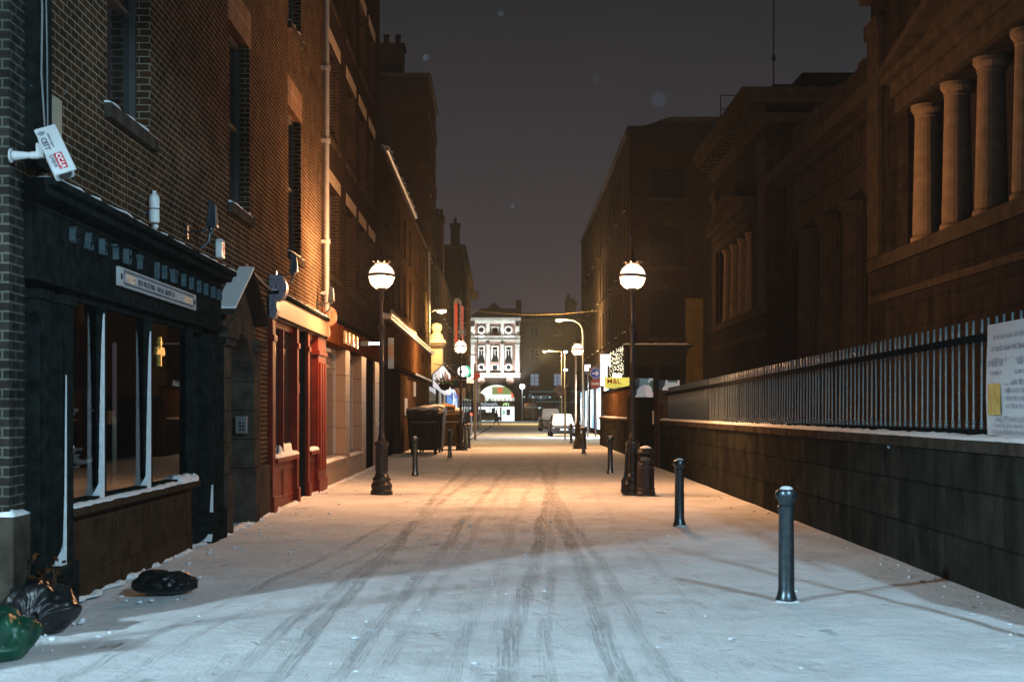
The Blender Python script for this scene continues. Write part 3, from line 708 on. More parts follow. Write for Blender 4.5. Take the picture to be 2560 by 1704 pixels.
def picture_light(u, z, label):
    t = left_thing('wall_light', label, 'wall light', u, 'black bracket lights along the brick front')
    b = MB(lxf(u)); b.tube([(u, -.002, z), (u, -.22, z + .02), (u, -.30, z + .10)], .014, 8); b.box(u - .05, u + .05, -.02, -.002, z - .08, z + .08)
    b.build('arm', 'black_paint', t)
    b = MB(lxf(u)); b.hexa([(u - .07, -.38, z + .06), (u + .07, -.38, z + .06), (u + .07, -.24, z + .06), (u - .07, -.24, z + .06), (u - .03, -.36, z + .34), (u + .03, -.36, z + .34), (u + .03, -.27, z + .40), (u - .03, -.27, z + .40)])
    b.build('shade', 'black_paint', t, bevel=.012)
    b = MB(lxf(u)); b.tube([(u, -.30, z + .04), (u + .01, -.27, z - .10), (u, -.16, z - .20)], .018, 8); b.ball((u, -.30, z + .04), .04, 10, 8); b.build('joint', 'black_paint', t)
    return t
picture_light(17.25, 3.86, 'black bracket light nearest the security camera, above the letters of the jeweller')
picture_light(24.1, 3.98, 'black bracket light directly above the grey scroll bracket')
picture_light(29.5, 3.90, 'black bracket light beside the lit downpipe, above the cream fascia')

# ------------------------------------------------------------------ left: building with concrete lintels and the granite shop
U0 = 30.7
B = left_thing('lintel_building', 'tall brick building with pale lintels above the granite shopfront', 'building', U0)
a = Bld(B, lxf(U0))
cols = [(31.45, 33.75), (35.4, 37.45), (38.6, 40.4), (41.5, 43.2)]
wins = [(x0, x1, z0, z1) for (z0, z1) in ((4.75, 6.8), (7.85, 9.95), (10.95, 12.9)) for (x0, x1) in cols]
a.wall('brick2', 30.7, 45.2, 3.85, 16.2, wins, reveal=.3)
for (x0, x1, z0, z1) in wins:
    a.window(x0, x1, z0, z1, d=.26, nx=2, nz=2, sill='stone_dark', snow=False, proud=.04)
    a.part('lintel', 'lintel', lambda q: q.box(x0 - .18, x1 + .18, -.012, .28, z1 + .002, z1 + .28))
a.part('parapet', 'stone_dark', lambda q: q.box(30.7, 45.25, -.15, .4, 16.2, 16.45))
GS = a.mb()
GS.box(30.72, 34.9, .0, .5, 0, .51); GS.box(35.95, 39.0, .0, .5, 0, .51)
for x0, x1 in ((34.9, 35.95), (39.0, 40.3), (43.2, 45.2)):
    for k in range(5): GS.box(x0, x1, -.02, .5, k * .642, k * .642 + .634)
GS.box(30.72, 34.9, -.06, .3, .51, .56); GS.box(35.95, 39.0, -.06, .3, .51, .56)
GS.box(40.3, 43.2, .1, .5, 0, 3.2)
gs = GS.build('granite_shopfront', 'granite_pol', B, bevel=.006)
a.part('snow', 'snow', lambda q: (q.lumps(30.8, 34.9, -.065, .2, .56, .035, seed=1, step=.1), q.lumps(35.95, 39.0, -.065, .2, .56, .035, seed=2, step=.1)), gs, smooth=True)
def gfr(q):
    for x0, x1 in ((30.72, 34.9), (35.95, 39.0)):
        q.box(x0, x0 + .07, .22, .30, .56, 3.2).box(x1 - .07, x1, .22, .30, .56, 3.2).box(x0 + .07, x1 - .07, .22, .30, 3.08, 3.2).box(x0 + .07, x1 - .07, .22, .30, .56, .64).box(x0 + .07, x1 - .07, .235, .285, 2.72, 2.76)
a.part('window_frame', 'pole', gfr, gs)
a.part('glazing', 'pane', lambda q: [q.quad((x0, .26, .56), (x1, .26, .56), (x1, .26, 3.2), (x0, .26, 3.2)) for x0, x1 in ((30.72, 34.9), (35.95, 39.0))], gs)
a.part('door', 'dark_wood', lambda q: (q.box(40.35, 43.15, .04, .1, 0, 3.2), q.box(40.5, 41.7, .02, .04, .2, 3.0), q.box(41.8, 43.0, .02, .04, .2, 3.0)), gs)
a.part('door_plate', 'white', lambda q: q.box(43.45, 43.6, -.03, -.021, 1.35, 1.5), gs)
a.part('fascia', mat('polished_brown_fascia', (.13, .042, .016), .6, var=.35, scale=2), lambda q: (q.box(30.86, 45.2, -.08, .3, 3.212, 3.72),), gs, bevel=.006)
a.part('fascia_cap', 'dark_wood', lambda q: (q.box(30.86, 45.2, -.16, .3, 3.722, 3.80),), gs, bevel=.006)
FL = a.mb()
for i, (u, ch) in enumerate(((33.9, 'I'), (34.75, 'F'), (35.7, 'K'), (36.7, 'B'))):
    FL.text(ch, .42, lambda x, y, z: (u + x * 1.5, -.115 - z, 3.31 + y), ext=.03, align='CENTER', bold=.008)
FL.build('fascia_lettering', mat('brass_letter', (.62, .50, .30), .25, metal=.7, var=.3, scale=20), gs)
tl = left_thing('tube_light', 'short bright white tube lamp over the granite shop fascia', 'lamp', 38.3)
b = MB(lxf(38.3)); b.tube([(38.2, -.28, 3.50), (38.3, -.68, 3.50)], .035, 10); b.build('tube', emat('tube_glow', (.75, .85, 1.0), 9), tl)
b = MB(lxf(38.3)); b.box(38.1, 38.4, -.30, -.081, 3.44, 3.56); b.build('bracket', 'black_paint', tl)

# ------------------------------------------------------------------ left: low brick building behind the hoarding
U0 = 45.2
C = left_thing('gutter_building', 'long brick building with a snowy gutter above the brown boarded shopfront', 'building', U0)
a = Bld(C, lxf(U0))
cols = [46.6, 50.0, 53.3, 56.6, 60.0, 63.8, 67.4, 71.0]
wins = [(x, x + 1.15, z0, z1) for (z0, z1) in ((5.6, 7.2), (7.9, 9.4)) for x in cols if not (x > 63 and z0 < 6 and False)]
a.wall('brick3', 45.2, 75.5, 4.75, 10.1, wins, reveal=.22)
for (x0, x1, z0, z1) in wins: a.window(x0, x1, z0, z1, d=.18, nx=2, nz=2, sill='stone', snow=False)
gt = a.part('gutter', 'metal', lambda q: (q.tube([(45.8, -.16, 10.12), (62, -.16, 10.12)], .075, 10),))
a.part('snow', 'snow', lambda q: q.lumps(46, 62, -.26, .2, 10.19, .12, seed=2, step=.25), gt, smooth=True)
a.part('roof', 'roof', lambda q: q.hexa([(45.2, -.1, 10.1), (75.5, -.1, 10.1), (75.5, 8, 10.1), (45.2, 8, 10.1), (45.2, 3.8, 12.2), (75.5, 3.8, 12.2), (75.5, 4.2, 12.2), (45.2, 4.2, 12.2)]))
a.part('downpipe', 'pole', dpipe(74.6, 4.9, 10.0, r=.07, clips=(6.3, 8.2)))
a.part('ground_floor_wall', 'brick3', lambda q: (q.box(56.0, 74.2, .1, .8, 0, 3.22),))
a.part('ground_floor_opening', 'dark', lambda q: (q.box(45.2, 56.0, .35, .8, 0, 3.3), q.box(66.6, 69.2, .05, .1, .0, 2.05), q.box(74.2, 75.5, .3, .6, 0, 3.3)))
a.part('meter_box', 'pole', lambda q: (q.box(57.6, 59.4, .04, .1, 1.5, 2.2), q.box(64.3, 65.6, .05, .1, 2.35, 3.0)))
hb = a.part('hoarding', 'hoarding', lambda q: [q.box(45.3 + i * 3.0, 45.3 + i * 3.0 + 2.99, -.20, .1, 3.3, 4.60) for i in range(10)])
a.part('ledge', 'metal', lambda q: (q.box(45.3, 75.4, -.34, .1, 4.62, 4.72), q.box(45.3, 75.4, -.38, -.30, 4.72, 4.80), q.box(60.5, 75.4, -.24, -.2, 3.22, 3.3)), hb)
a.part('snow', 'snow', lambda q: q.lumps(45.3, 75.4, -.30, .0, 4.725, .12, seed=12, step=.3), hb, smooth=True)
a.part('ledge_board', mat('mottled_cream_board', (.58, .48, .32), .6, var=.35, scale=5, bump=.3, bscale=9), lambda q: [q.box(u0, u1, -.24, -.2, 4.76, 5.04) for u0, u1 in ((47.0, 49.2), (49.3, 51.6), (51.7, 54.4), (54.5, 61.2))], hb)
a.part('vent', 'dark', lambda q: (q.box(66.0, 67.2, -.215, -.20, 3.95, 4.35),), hb)
# cream pedestal with ball finial at the end of that front
pf = left_thing('ball_finial_pillar', 'cream shopfront pillar topped by a ball finial under the wall lamp', 'pillar', 77.0)
b = MB(lxf(77.0))
b.box(76.3, 77.7, -.75, .1, 4.2, 5.2); b.box(76.1, 77.9, -.85, .1, 5.2, 5.32); b.box(76.0, 78.0, -.92, .1, 5.32, 5.44)
b.lathe([(.50, 0), (.40, .12), (.34, .34), (.20, .48), (.22, .52), (.30, .66), (.31, .80), (.24, .93), (0, 1.02)], 77.0, -.40, 18, 5.44)
b.prism([(-.75, 4.2), (.1, 4.2), (.1, 3.4)], 0, 76.3, 77.7)
b.build('pillar', mat('cream_masonry_paint', (.62, .55, .40), .6, var=.12), pf, bevel=.01)

# ------------------------------------------------------------------ left: tall dark block, then the lower row and the corner house
U0 = 75.5
D = left_thing('tall_block', 'tallest dark brick block with pale string courses on its blank side wall', 'building', U0)
a = Bld(D, lxf(U0))
wins = [(x, x + 1.3, z, z + 2.1) for z in (6.3, 10.0, 13.4) for x in (77, 80, 82.6)]
a.wall('brick2', 75.5, 85, 0, 19.4, wins, reveal=.2, depth=10)
for h in wins: a.window(*h, d=.16, nx=2, nz=2, sill='stone', snow=True)
a.part('string_course', 'brick3', lambda q: [q.box(75.44, 85.0, -.07, 9.9, z, z + .62) for z in (6.9, 10.6, 14.3, 17.5)])
a.part('cornice', 'stone_dark', lambda q: q.box(75.4, 85.1, -.14, 10, 19.4, 19.6))
a.part('shop_window', 'pane', lambda q: q.box(76.5, 84.3, -.03, -.002, .5, 3.0))
def stack(u0, u1, d0, d1, z0, z1, pots, name='chimney'):
    def f(q):
        q.box(u0, u1, d0, d1, z0, z1); q.box(u0 - .1, u1 + .1, d0 - .1, d1 + .1, z1, z1 + .2)
        for i in range(pots): q.lathe([(.16, 0), (.14, .5), (.17, .55), (.17, .62)], (u0 + u1) / 2, d0 + (d1 - d0) * (i + .5) / pots, 10, z1 + .2)
    return f
a.part('chimney', 'brick2', stack(76, 77.3, 1.35, 2.6, 19.7, 21.1, 2))
U0 = 85
E = left_thing('row_house', 'low dark house with a wide chimney stack of small pots in front of the sky', 'building', U0)
a = Bld(E, lxf(U0))
wins = [(x, x + 1.2, z, z + 1.9) for z in (4.9, 7.9) for x in range(87, 138, 5)]
a.wall('brick2', 85, 140, 0, 10.8, wins, reveal=.2)
for h in wins: a.window(*h, d=.16, nx=2, nz=2, sill='stone', snow=True)
a.part('roof', 'roof', lambda q: q.hexa([(85, 0, 10.8), (140, 0, 10.8), (140, 8, 10.8), (85, 8, 10.8), (85, 3.8, 12.2), (140, 3.8, 12.2), (140, 4.2, 12.2), (85, 4.2, 12.2)]))
a.part('chimney', 'brick2', stack(96, 98, -.0, 2.2, 10.8, 14.6, 7))
a.part('shopfront', 'dark_wood', lambda q: [(q.box(x, x + 6.6, -.14, .0, 3.0, 3.7), q.box(x, x + .5, -.1, 0, 0, 3.0)) for x in range(86, 136, 7)])
a.part('shop_window', patchmat('dim_shop_windows', [(.02, .02, .02), (.10, .12, .16), (.03, .03, .03), (.18, .17, .14)], (1, .8, 1.1), es=.5), lambda q: [q.box(x + .6, x + 6.4, -.04, -.002, .6, 2.9) for x in range(86, 136, 7)])
U0 = 140
E2 = left_thing('corner_house', 'distant dark corner house with a projecting cornice beside the floodlit hall', 'building', U0)
a = Bld(E2, lxf(U0))
wins = [(x, x + 1.3, z, z + 2.2) for z in (5.5, 9.2, 12.8) for x in (143, 149, 155, 161, 167, 173, 179, 185)]
a.wall('brick2', 140, 190, 0, 17.6, wins, reveal=.2, depth=11)
for h in wins: a.window(*h, d=.16, nx=2, nz=2, sill='stone', snow=False)
a.part('cornice', 'stone_dark', lambda q: (q.box(139.8, 190.4, -.5, 11, 17.6, 18.0), q.box(188, 190.6, -1.0, 1.0, 16.6, 17.4)))
a.part('chimney', 'brick2', stack(143, 144.4, .2, 1.1, 17.9, 20.3, 1))
a.part('shopfront', 'dark_wood', lambda q: [(q.box(x, x + 7, -.14, .0, 3.2, 4.0), q.box(x, x + .5, -.1, 0, 0, 3.2)) for x in range(141, 188, 8)])
a.part('shop_window', 'pane', lambda q: [q.box(x + .6, x + 7, -.04, -.002, .6, 3.1) for x in range(141, 182, 8)])
# ------------------------------------------------------------------ right: low stone wall with railing
WX = 4.38
rw = thing('stone_wall', 'long low block wall under the tall railing with the poster', 'wall', (WX, 10.0, 0))
b = MB(rxf(10.0)); b.box(10.0, 42.0, 0, .55, 0, 1.30); b.build('wall_face', M['granite'], rw)
b = MB(rxf(10.0)); b.box(9.98, 42.05, -.05, .62, 1.303, 1.42); b.build('coping', 'stone_dark', rw, bevel=.015)
b = MB(rxf(10.0)); b.lumps(10.0, 42.0, -.05, .10, 1.42, .045, step=.12, seed=3, ragged=.3); b.lumps(10.0, 42.0, .12, .6, 1.42, .05, step=.2, seed=6, ragged=.1); b.build('snow', 'snow', rw, smooth=True)
def rz(y, k): return {'foot': 1.53 - .0030 * y, 'rail': 2.52 - .0079 * y, 'tip': 2.70 - .0079 * y, 'mid': 1.93 - .005 * y}[k]
RD = .20
rl = thing('iron_railing', 'long railing of close upright bars on the low stone wall before the columned facade', 'railing', (WX, 10.0, 1.42))
def rxz(u0): return lambda u, d, z: (d, u - u0, z - 1.42)
b = MB(rxz(10.0))
def bar_run(q, k, hh, dd):
    q.hexa([(10.2, RD - dd, rz(10.2, k) - hh), (41.9, RD - dd, rz(41.9, k) - hh), (41.9, RD + dd, rz(41.9, k) - hh), (10.2, RD + dd, rz(10.2, k) - hh), (10.2, RD - dd, rz(10.2, k) + hh), (41.9, RD - dd, rz(41.9, k) + hh), (41.9, RD + dd, rz(41.9, k) + hh), (10.2, RD + dd, rz(10.2, k) + hh)])
bar_run(b, 'rail', .035, .03); b.build('top_rail', 'rail_dark', rl)
b = MB(rxz(10.0)); bar_run(b, 'foot', .03, .03); b.build('bottom_rail', 'rail_dark', rl)
b = MB(rxz(10.0))
for i in range(42): 
    y = 10.6 + i * .76
    b.hexa([(y - .035, RD - .13, 1.42), (y + .035, RD - .13, 1.42), (y + .035, RD + .03, 1.42), (y - .035, RD + .03, 1.42), (y - .02, RD - .03, rz(y, 'foot') - .03), (y + .02, RD - .03, rz(y, 'foot') - .03), (y + .02, RD + .03, rz(y, 'foot') - .03), (y - .02, RD + .03, rz(y, 'foot') - .03)])
b.build('foot', 'rail_dark', rl)
proto = None; far = MB(rxz(10.0)); nb = 0; y = 11.0
H0 = 1.18
pm = MB(); 
pm.tube([(0, 0, -.03), (0, 0, .04), (0, 0, .055), (0, 0, 1.0), (0, 0, 1.02), (0, 0, H0)], [.017, .017, .0105, .0105, .0125, .0125], 8); pm.ball((0, 0, .07), .019, 8, 6); pm.ball((0, 0, 1.02), .018, 8, 6)
while y < 41.8:
    z0 = rz(y, 'foot'); z1 = rz(y, 'tip')
    if nb < 100:
        if proto is None: o = proto = pm.build('bar', 'railing', rl, smooth=True)
        else: o = proto.copy(); COL.objects.link(o); o.parent = rl
        o.location = (RD + random.uniform(-.004, .004), y - 10.0, z0 - 1.42 + .03); o.scale = (1, 1, (z1 - z0 - .03) / H0)
        o.rotation_euler = (random.uniform(-.006, .006), random.uniform(-.006, .006), 0)
    else: far.tube([(y, RD, z0 + .03), (y, RD, z1)], .0125, 6)
    nb += 1; y += .222
fo = far.build('bar', 'railing', rl, smooth=True); fo['kind'] = 'stuff'
ps = thing('poster', 'large white printed poster with a brown picture tied to the near end of the railing', 'poster', (WX, 13.5, 1.43))
b = MB(lambda u, d, z: (d + RD - .06, u - 13.5, z - 1.43))
n = 16
for i in range(n):
    for j in range(8):
        f = lambda u, z: (u, .02 * math.sin(u * 3.1 + z * 1.3) * (1 - abs((z - 2.0) / .6)) - .01 + .012 * math.sin(z * 5 + u), z)
        u0 = 11.5 + 2.02 * i / n; u1 = 11.5 + 2.02 * (i + 1) / n; z0 = 1.45 + 1.06 * j / 8; z1 = 1.45 + 1.06 * (j + 1) / 8
        b.quad(f(u0, z0), f(u1, z0), f(u1, z1), f(u0, z1))
b.build('sheet', 'poster_paper', ps, smooth=True)
def post_flat(u, z): return lambda x, y, zz: (RD - .095, u - 13.5 - x, z - 1.43 + y)
b = MB()
def scribble(q, mp, x0, x1, y, h):
    x = x0
    while x < x1 - h * .4:
        for k in range(random.randint(3, 8)):
            ww = h * random.uniform(.30, .6); t = h * random.uniform(.62, 1)
            if x + ww > x1: break
            q.quad(mp(x, y, 0), mp(x + ww * .35, y, 0), mp(x + ww * .35, y + t, 0), mp(x, y + t, 0))
            if random.random() < .7: yy = y + random.choice((0, t * .45, t * .85)); q.quad(mp(x + ww * .35, yy, 0), mp(x + ww * .8, yy, 0), mp(x + ww * .8, yy + t * .15, 0), mp(x + ww * .35, yy + t * .15, 0))
            x += ww
        x += h * .45
mp0 = post_flat(13.5, 0)
for (x0, x1, h, z) in ((.25, 1.3, .05, 2.36), (.2, 1.4, .055, 2.25), (.10, 1.75, .085, 2.11), (.14, 1.7, .045, 2.03), (.55, 1.3, .06, 1.93), (.57, 1.4, .05, 1.86), (.57, 1.35, .05, 1.79), (.57, 1.4, .05, 1.72), (.3, 1.2, .055, 1.60), (.25, 1.5, .04, 1.55), (.22, 1.6, .045, 1.49)):
    scribble(b, mp0, x0, x1, z, h)
b.build('lettering', 'ink_soft', ps)
b = MB(); b.box(RD - .098, RD - .094, 13.06 - 13.5, 13.40 - 13.5, 1.66 - 1.43, 1.95 - 1.43); b.build('picture', 'poster_pic', ps)

# gate pier and the next stretch of wall
gp = thing('gate_screen', 'dark gated gap with tall boards between the two stretches of wall', 'gate', (WX, 42.1, 0))
b = MB(rxf(42.1))
b.box(42.1, 43.3, -.06, .7, 0, 2.3); b.box(52.6, 53.4, -.06, .7, 0, 2.2)
b.build('pier', 'stone_dark', gp, bevel=.02)
b = MB(rxf(42.1))
for i in range(11): b.box(43.32 + i * .845, 43.32 + i * .845 + .80, .30, .34, .1, 2.15)
b.box(43.3, 52.6, .34, .40, .4, .5); b.box(43.3, 52.6, .34, .40, 1.8, 1.9)
b.build('gate_boards', 'dark_wood', gp)
b = MB(rxf(42.1)); b.box(46.4, 47.3, .285, .30, 1.25, 1.70); b.build('notice', 'frame_light', gp)
w2 = thing('stone_wall', 'shorter far block wall with brown boarding behind the second bollard', 'wall', (WX, 53.4, 0))
b = MB(rxf(53.4)); b.box(53.4, 71, 0, .5, 0, 1.28); b.build('wall_face', 'granite', w2)
b = MB(rxf(53.4)); b.box(53.4, 71.05, -.06, .56, 1.283, 1.38); b.build('coping', 'stone_dark', w2)
b = MB(rxf(53.4)); b.lumps(53.4, 71, -.06, .5, 1.38, .05, seed=8, step=.3); b.build('snow', 'snow', w2, smooth=True)
b = MB(rxf(53.4))
for i in range(9): b.box(53.5 + i * 1.94, 53.5 + i * 1.94 + 1.93, .18, .24, 1.45, 2.55 - .0 * i)
b.build('boarding', 'hoarding', w2)
b = MB(rxf(53.4)); b.box(53.4, 71, .12, .3, 2.55, 2.66); b.build('boarding_cap', 'rail_dark', w2)

# ------------------------------------------------------------------ right: the columned church front
CX = 8.5
K = thing('church', 'dark classical stone church front with columned bays and a recessed portico', 'church', (CX, 20.0, 0))
k_ = Bld(K, rxf(20.0))
# near wing 20..33.7, far wing 47.4..59.6, portico recess between (d = .6)
def wing(u0, u1, c0, c1, cols, far_end):
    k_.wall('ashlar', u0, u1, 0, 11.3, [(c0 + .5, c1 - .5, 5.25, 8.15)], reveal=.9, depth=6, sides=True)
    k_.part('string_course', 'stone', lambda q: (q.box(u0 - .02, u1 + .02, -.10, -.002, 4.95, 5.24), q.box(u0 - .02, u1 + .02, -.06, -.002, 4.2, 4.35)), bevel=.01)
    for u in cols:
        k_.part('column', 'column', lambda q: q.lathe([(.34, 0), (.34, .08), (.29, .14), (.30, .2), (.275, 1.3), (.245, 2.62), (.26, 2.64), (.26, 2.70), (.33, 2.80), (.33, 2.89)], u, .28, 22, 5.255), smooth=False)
    k_.part('entablature', 'stone', lambda q: (q.box(c0, c1, -.16, -.002, 8.16, 8.52), q.box(c0 - .1, c1 + .1, -.24, -.002, 8.525, 8.83), q.box(c0 - .25, c1 + .25, -.42, -.002, 8.835, 9.0)), bevel=.012)
    m = (c0 + c1) / 2
    def ped(q):
        a_ = [(c0 - .05, -.1, 9.003), (c1 + .05, -.1, 9.003), (m, -.1, 9.75)]
        q.poly(a_)
        for sg, ue in ((-1, c0 - .3), (1, c1 + .3)):
            q.hexa([(ue, -.45, 9.003), (ue, -.002, 9.003), (m, -.002, 9.78), (m, -.45, 9.78), (ue, -.45, 9.17), (ue, -.002, 9.17), (m, -.002, 9.97), (m, -.45, 9.97)])
    k_.part('pediment', 'stone', ped)
    k_.part('window_back', 'dark', lambda q: q.quad((c0, .88, 5.2), (c1, .88, 5.2), (c1, .88, 8.2), (c0, .88, 8.2)))
    k_.part('pilaster', 'stone', lambda q: [(q.box(u, u + 1.0, -.12, -.002, 5.25, 10.4), q.box(u - .08, u + 1.08, -.18, -.002, 10.4, 10.75)) for u in (u0 + .1, u1 - 1.1)], bevel=.012)
    def corn(q):
        q.box(u0 - .1, u1 + .1, -.25, 3, 11.3, 11.6); q.box(u0 - .3, u1 + .3, -.75, 3, 11.9, 12.2); q.box(u0 - .4, u1 + .4, -.9, 3, 12.2, 12.4)
        for i in range(int((u1 - u0) / .75)): q.box(u0 + .2 + i * .75, u0 + .55 + i * .75, -.65, -.0, 11.6, 11.9)
    k_.part('cornice', 'stone', corn)
wing(20.0, 33.7, 22.3, 31.0, (24.1, 26.05, 28.05, 30.1), False)
wing(47.4, 59.6, 50.0, 58.7, (51.6, 53.4, 55.3, 57.2), True)
k_.part('near_parapet', 'ashlar', lambda q: (q.box(20, 33.6, .5, 6, 12.4, 14.5),))
k_.part('portico_wall', 'ashlar', lambda q: (q.box(33.7, 47.4, 2.0, 8, 0, 7.7),))
for u in (36.6, 39.5, 42.5, 45.6):
    k_.part('column', 'stone', lambda q: q.lathe([(.46, 0), (.455, 1.6), (.40, 5.55), (.40, 5.62), (.42, 5.64), (.42, 5.70), (.52, 5.86), (.55, 5.88), (.55, 6.02)] , u, 1.1, 40, 1.45, .05))
k_.part('stylobate', 'stone', lambda q: q.box(33.7, 47.4, .55, 2.0, 0, 1.44))
def pent(q):
    q.box(33.72, 47.38, .62, 2.4, 7.48, 8.15); q.box(33.72, 47.38, .56, 2.4, 8.15, 8.25); q.box(33.72, 47.38, .64, 2.4, 8.25, 9.05)
    for i in range(9): q.box(34.2 + i * 1.5, 34.8 + i * 1.5, .55, .64, 8.27, 9.03)
    q.box(33.72, 47.38, .35, 2.4, 9.05, 9.2); q.box(33.72, 47.38, -.05, 2.4, 9.2, 9.55)
    q.box(33.72, 47.38, .8, 2.2, 9.55, 10.9)
    for i in range(5): q.box(34.2 + i * 2.9, 34.9 + i * 2.9, .68, .8, 9.6, 10.9)
k_.part('portico_entablature', 'stone', pent, bevel=.015)
# main body behind
nb_ = thing('church_hall', 'black flat-topped church bulk with an aerial mast rising behind the columned front', 'church', (10.6, 60.2, 0))
b = MB(); b.prism([(0.0, 0), (10, 0), (10, 15.5), (.45, 15.5), (-.9, 13.3), (-.9, 0)], 1, 0, 12); b.build('hall_wall', 'ashlar', nb_)
b = MB(); b.box(1.55, 10, -.6, 12, 15.5, 15.85); b.build('upper_block', 'ashlar', nb_)
b = MB(); b.tube([(.55, .4, 15.5), (.55, .4, 21.5)], .03, 6); b.tube([(.55, .4, 16.6), (.55, .4, 16.8)], .08, 6); b.build('mast', 'rail_dark', nb_)

# ------------------------------------------------------------------ right: tall brick block beyond the church
FX, FY = 6.1, 75.0
F = thing('brick_block', 'tall dark brick block on the right with the lit restaurant at its corner', 'building', (FX, FY, 0))
f_ = Bld(F, rxf(FY))
wins = [(u, u + 1.0, z, z + 2.3) for z in (5.9, 9.2, 12.4) for u in (76.6, 79.6, 82.6, 85.6, 88.6, 91.6, 94.6, 97.6, 100.6, 103.6, 106.6, 109.6, 112.6, 115.6, 118.6, 121.6)]
f_.wall('brick2', 75, 125, 4.6, 16.4, wins, reveal=.25, depth=.02, sides=False)
for h in wins: f_.window(*h, d=.2, nx=1, nz=2, pane='dim_pane', frame='dark_wood', sill='stone', snow=(int(h[0]) % 2 == 0), proud=.1)
# side wall towards the viewer, with its own windows
b = MB()
us = [0, 1.35, 3.0, 3.05, 12]; 
holes = [(1.15, 3.0, 5.55, 8.0), (1.15, 3.0, 9.3, 11.4), (1.15, 3.0, 12.9, 14.4)]
xs_ = sorted({0, 12, 1.15, 3.0}); zs_ = sorted({4.9, 16.7, *[h[2] for h in holes], *[h[3] for h in holes]})
for x0, x1 in zip(xs_, xs_[1:]):
    for z0, z1 in zip(zs_, zs_[1:]):
        if any(h[0] < (x0 + x1) / 2 < h[1] and h[2] < (z0 + z1) / 2 < h[3] for h in holes): continue
        b.quad((x0, 0, z0), (x1, 0, z0), (x1, 0, z1), (x0, 0, z1))
for h in holes:
    b.quad((h[0], 0, h[2]), (h[0], .3, h[2]), (h[0], .3, h[3]), (h[0], 0, h[3])).quad((h[1], 0, h[2]), (h[1], .3, h[2]), (h[1], .3, h[3]), (h[1], 0, h[3])).quad((h[0], 0, h[3]), (h[1], 0, h[3]), (h[1], .3, h[3]), (h[0], .3, h[3])).quad((h[0], 0, h[2]), (h[1], 0, h[2]), (h[1], .3, h[2]), (h[0], .3, h[2]))
b.quad((0, 0, 16.7), (12, 0, 16.7), (12, 50, 16.4), (0, 50, 16.4)).quad((0, 50, 0), (12, 50, 0), (12, 50, 16.4), (0, 50, 16.4)).quad((12, 0, 0), (12, 50, 0), (12, 50, 16.4), (12, 0, 16.7))
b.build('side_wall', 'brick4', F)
for h in holes:
    b = MB(); b.box(h[0], h[1], .22, .28, h[2], h[3]); o = b.build('window', 'dim_pane', F)
    b = MB(); b.box(h[0] - .1, h[1] + .1, -.08, .2, h[2] - .15, h[2] - .003); b.build('sill', 'stone', o)
    b = MB(); b.box(h[0], h[0] + .07, .15, .22, h[2], h[3]).box(h[1] - .07, h[1], .15, .22, h[2], h[3]).box(h[0] + .07, h[1] - .07, .15, .22, (h[2] + h[3]) / 2 - .04, (h[2] + h[3]) / 2 + .04); b.build('frame', 'dark_wood', o)
    b = MB(); b.box((h[0] + h[1]) / 2 - .17, (h[0] + h[1]) / 2 + .17, -.05, .2, h[3] + .003, h[3] + .4); b.build('keystone', 'stone', o)
b = MB(); b.prism([(-.15, 16.4), (2.3, 17.25), (12, 17.25), (12, 16.2), (0, 16.2)], 1, .3, 49.5); b.build('roof', 'roof', F)
b = MB(); b.tube([(.12, -.09, 4.9), (.12, -.09, 16.4)], .06, 8); b.build('downpipe', 'stone', F)
b = MB()
for z in (18.0, 18.75): b.tube([(5.2, 2, z), (8.5, 2, z)], .03, 6)
for x in (5.2, 6.5, 7.8): b.tube([(x, 2, 17.2), (x, 2, 18.75)], .03, 6)
b.build('roof_rail', 'rail_dark', F)
b = MB(); b.box(3.05, 12, -.06, .0, 0, 7.6); b.build('rendered_wall', 'render_olive', F)
b = MB(); b.box(4.2, 5.0, -.09, -.061, 3.75, 4.0); b.build('street_plate', 'stone', F, bevel=.01)
b = MB(); scribble(b, lambda x, y, z: (x, -.092, y), 4.28, 4.9, 3.83, .09); b.build('plate_lettering', 'ink_soft', F)
# restaurant front at the corner
SF = MB(); SF.box(-.25, 3.3, -.30, .0, 5.0, 5.16); SF.box(-.1, 3.1, -.14, .0, 4.62, 5.0); SF.box(-.1, .25, -.08, .2, 0, 4.62); SF.box(2.75, 3.05, -.08, .2, 0, 4.62); SF.box(.25, 2.75, .0, .15, 4.0, 4.62); SF.box(1.35, 1.65, -.04, .15, 0, 4.0); SF.box(.25, 1.35, .02, .12, 0, 1.2); SF.box(1.65, 2.75, .02, .12, 0, 1.2)
SF.box(-.12, .0, .0, 10, 0, 1.0); SF.box(-.12, .0, 0, .4, 1.0, 4.6); SF.box(-.12, 0, 9.6, 10, 1, 4.6)
sf = SF.build('restaurant_front', 'dark_wood', F)
b = MB(); b.lumps(-.25, 3.3, -.32, -.02, 5.16, .08, seed=4, step=.2); b.build('snow', 'snow', sf, smooth=True)
lit = patchmat('lit_restaurant_window', [(.02, .06, .09), (.10, .30, .42), (.55, .75, .95), (.05, .16, .16), (.75, .85, 1.0)], (2.2, 2.2, 1.6), es=.22)
b = MB(); b.quad((.25, .10, 1.2), (1.35, .10, 1.2), (1.35, .10, 3.4), (.25, .10, 3.4)); b.quad((1.65, .10, 1.2), (2.75, .10, 1.2), (2.75, .10, 3.3), (1.65, .10, 3.3)); b.build('lit_window', lit, sf)
b = MB(); b.quad((-.06, .4, 1.0), (-.06, 9.6, 1.0), (-.06, 9.6, 3.4), (-.06, .4, 3.4)); b.build('lit_window', patchmat('teal_shop_window', [(.03, .16, .18), (.45, .75, .80), (.08, .28, .30), (.8, .95, 1.0)], (1.5, 1.3, 2.2), es=1.6), sf)
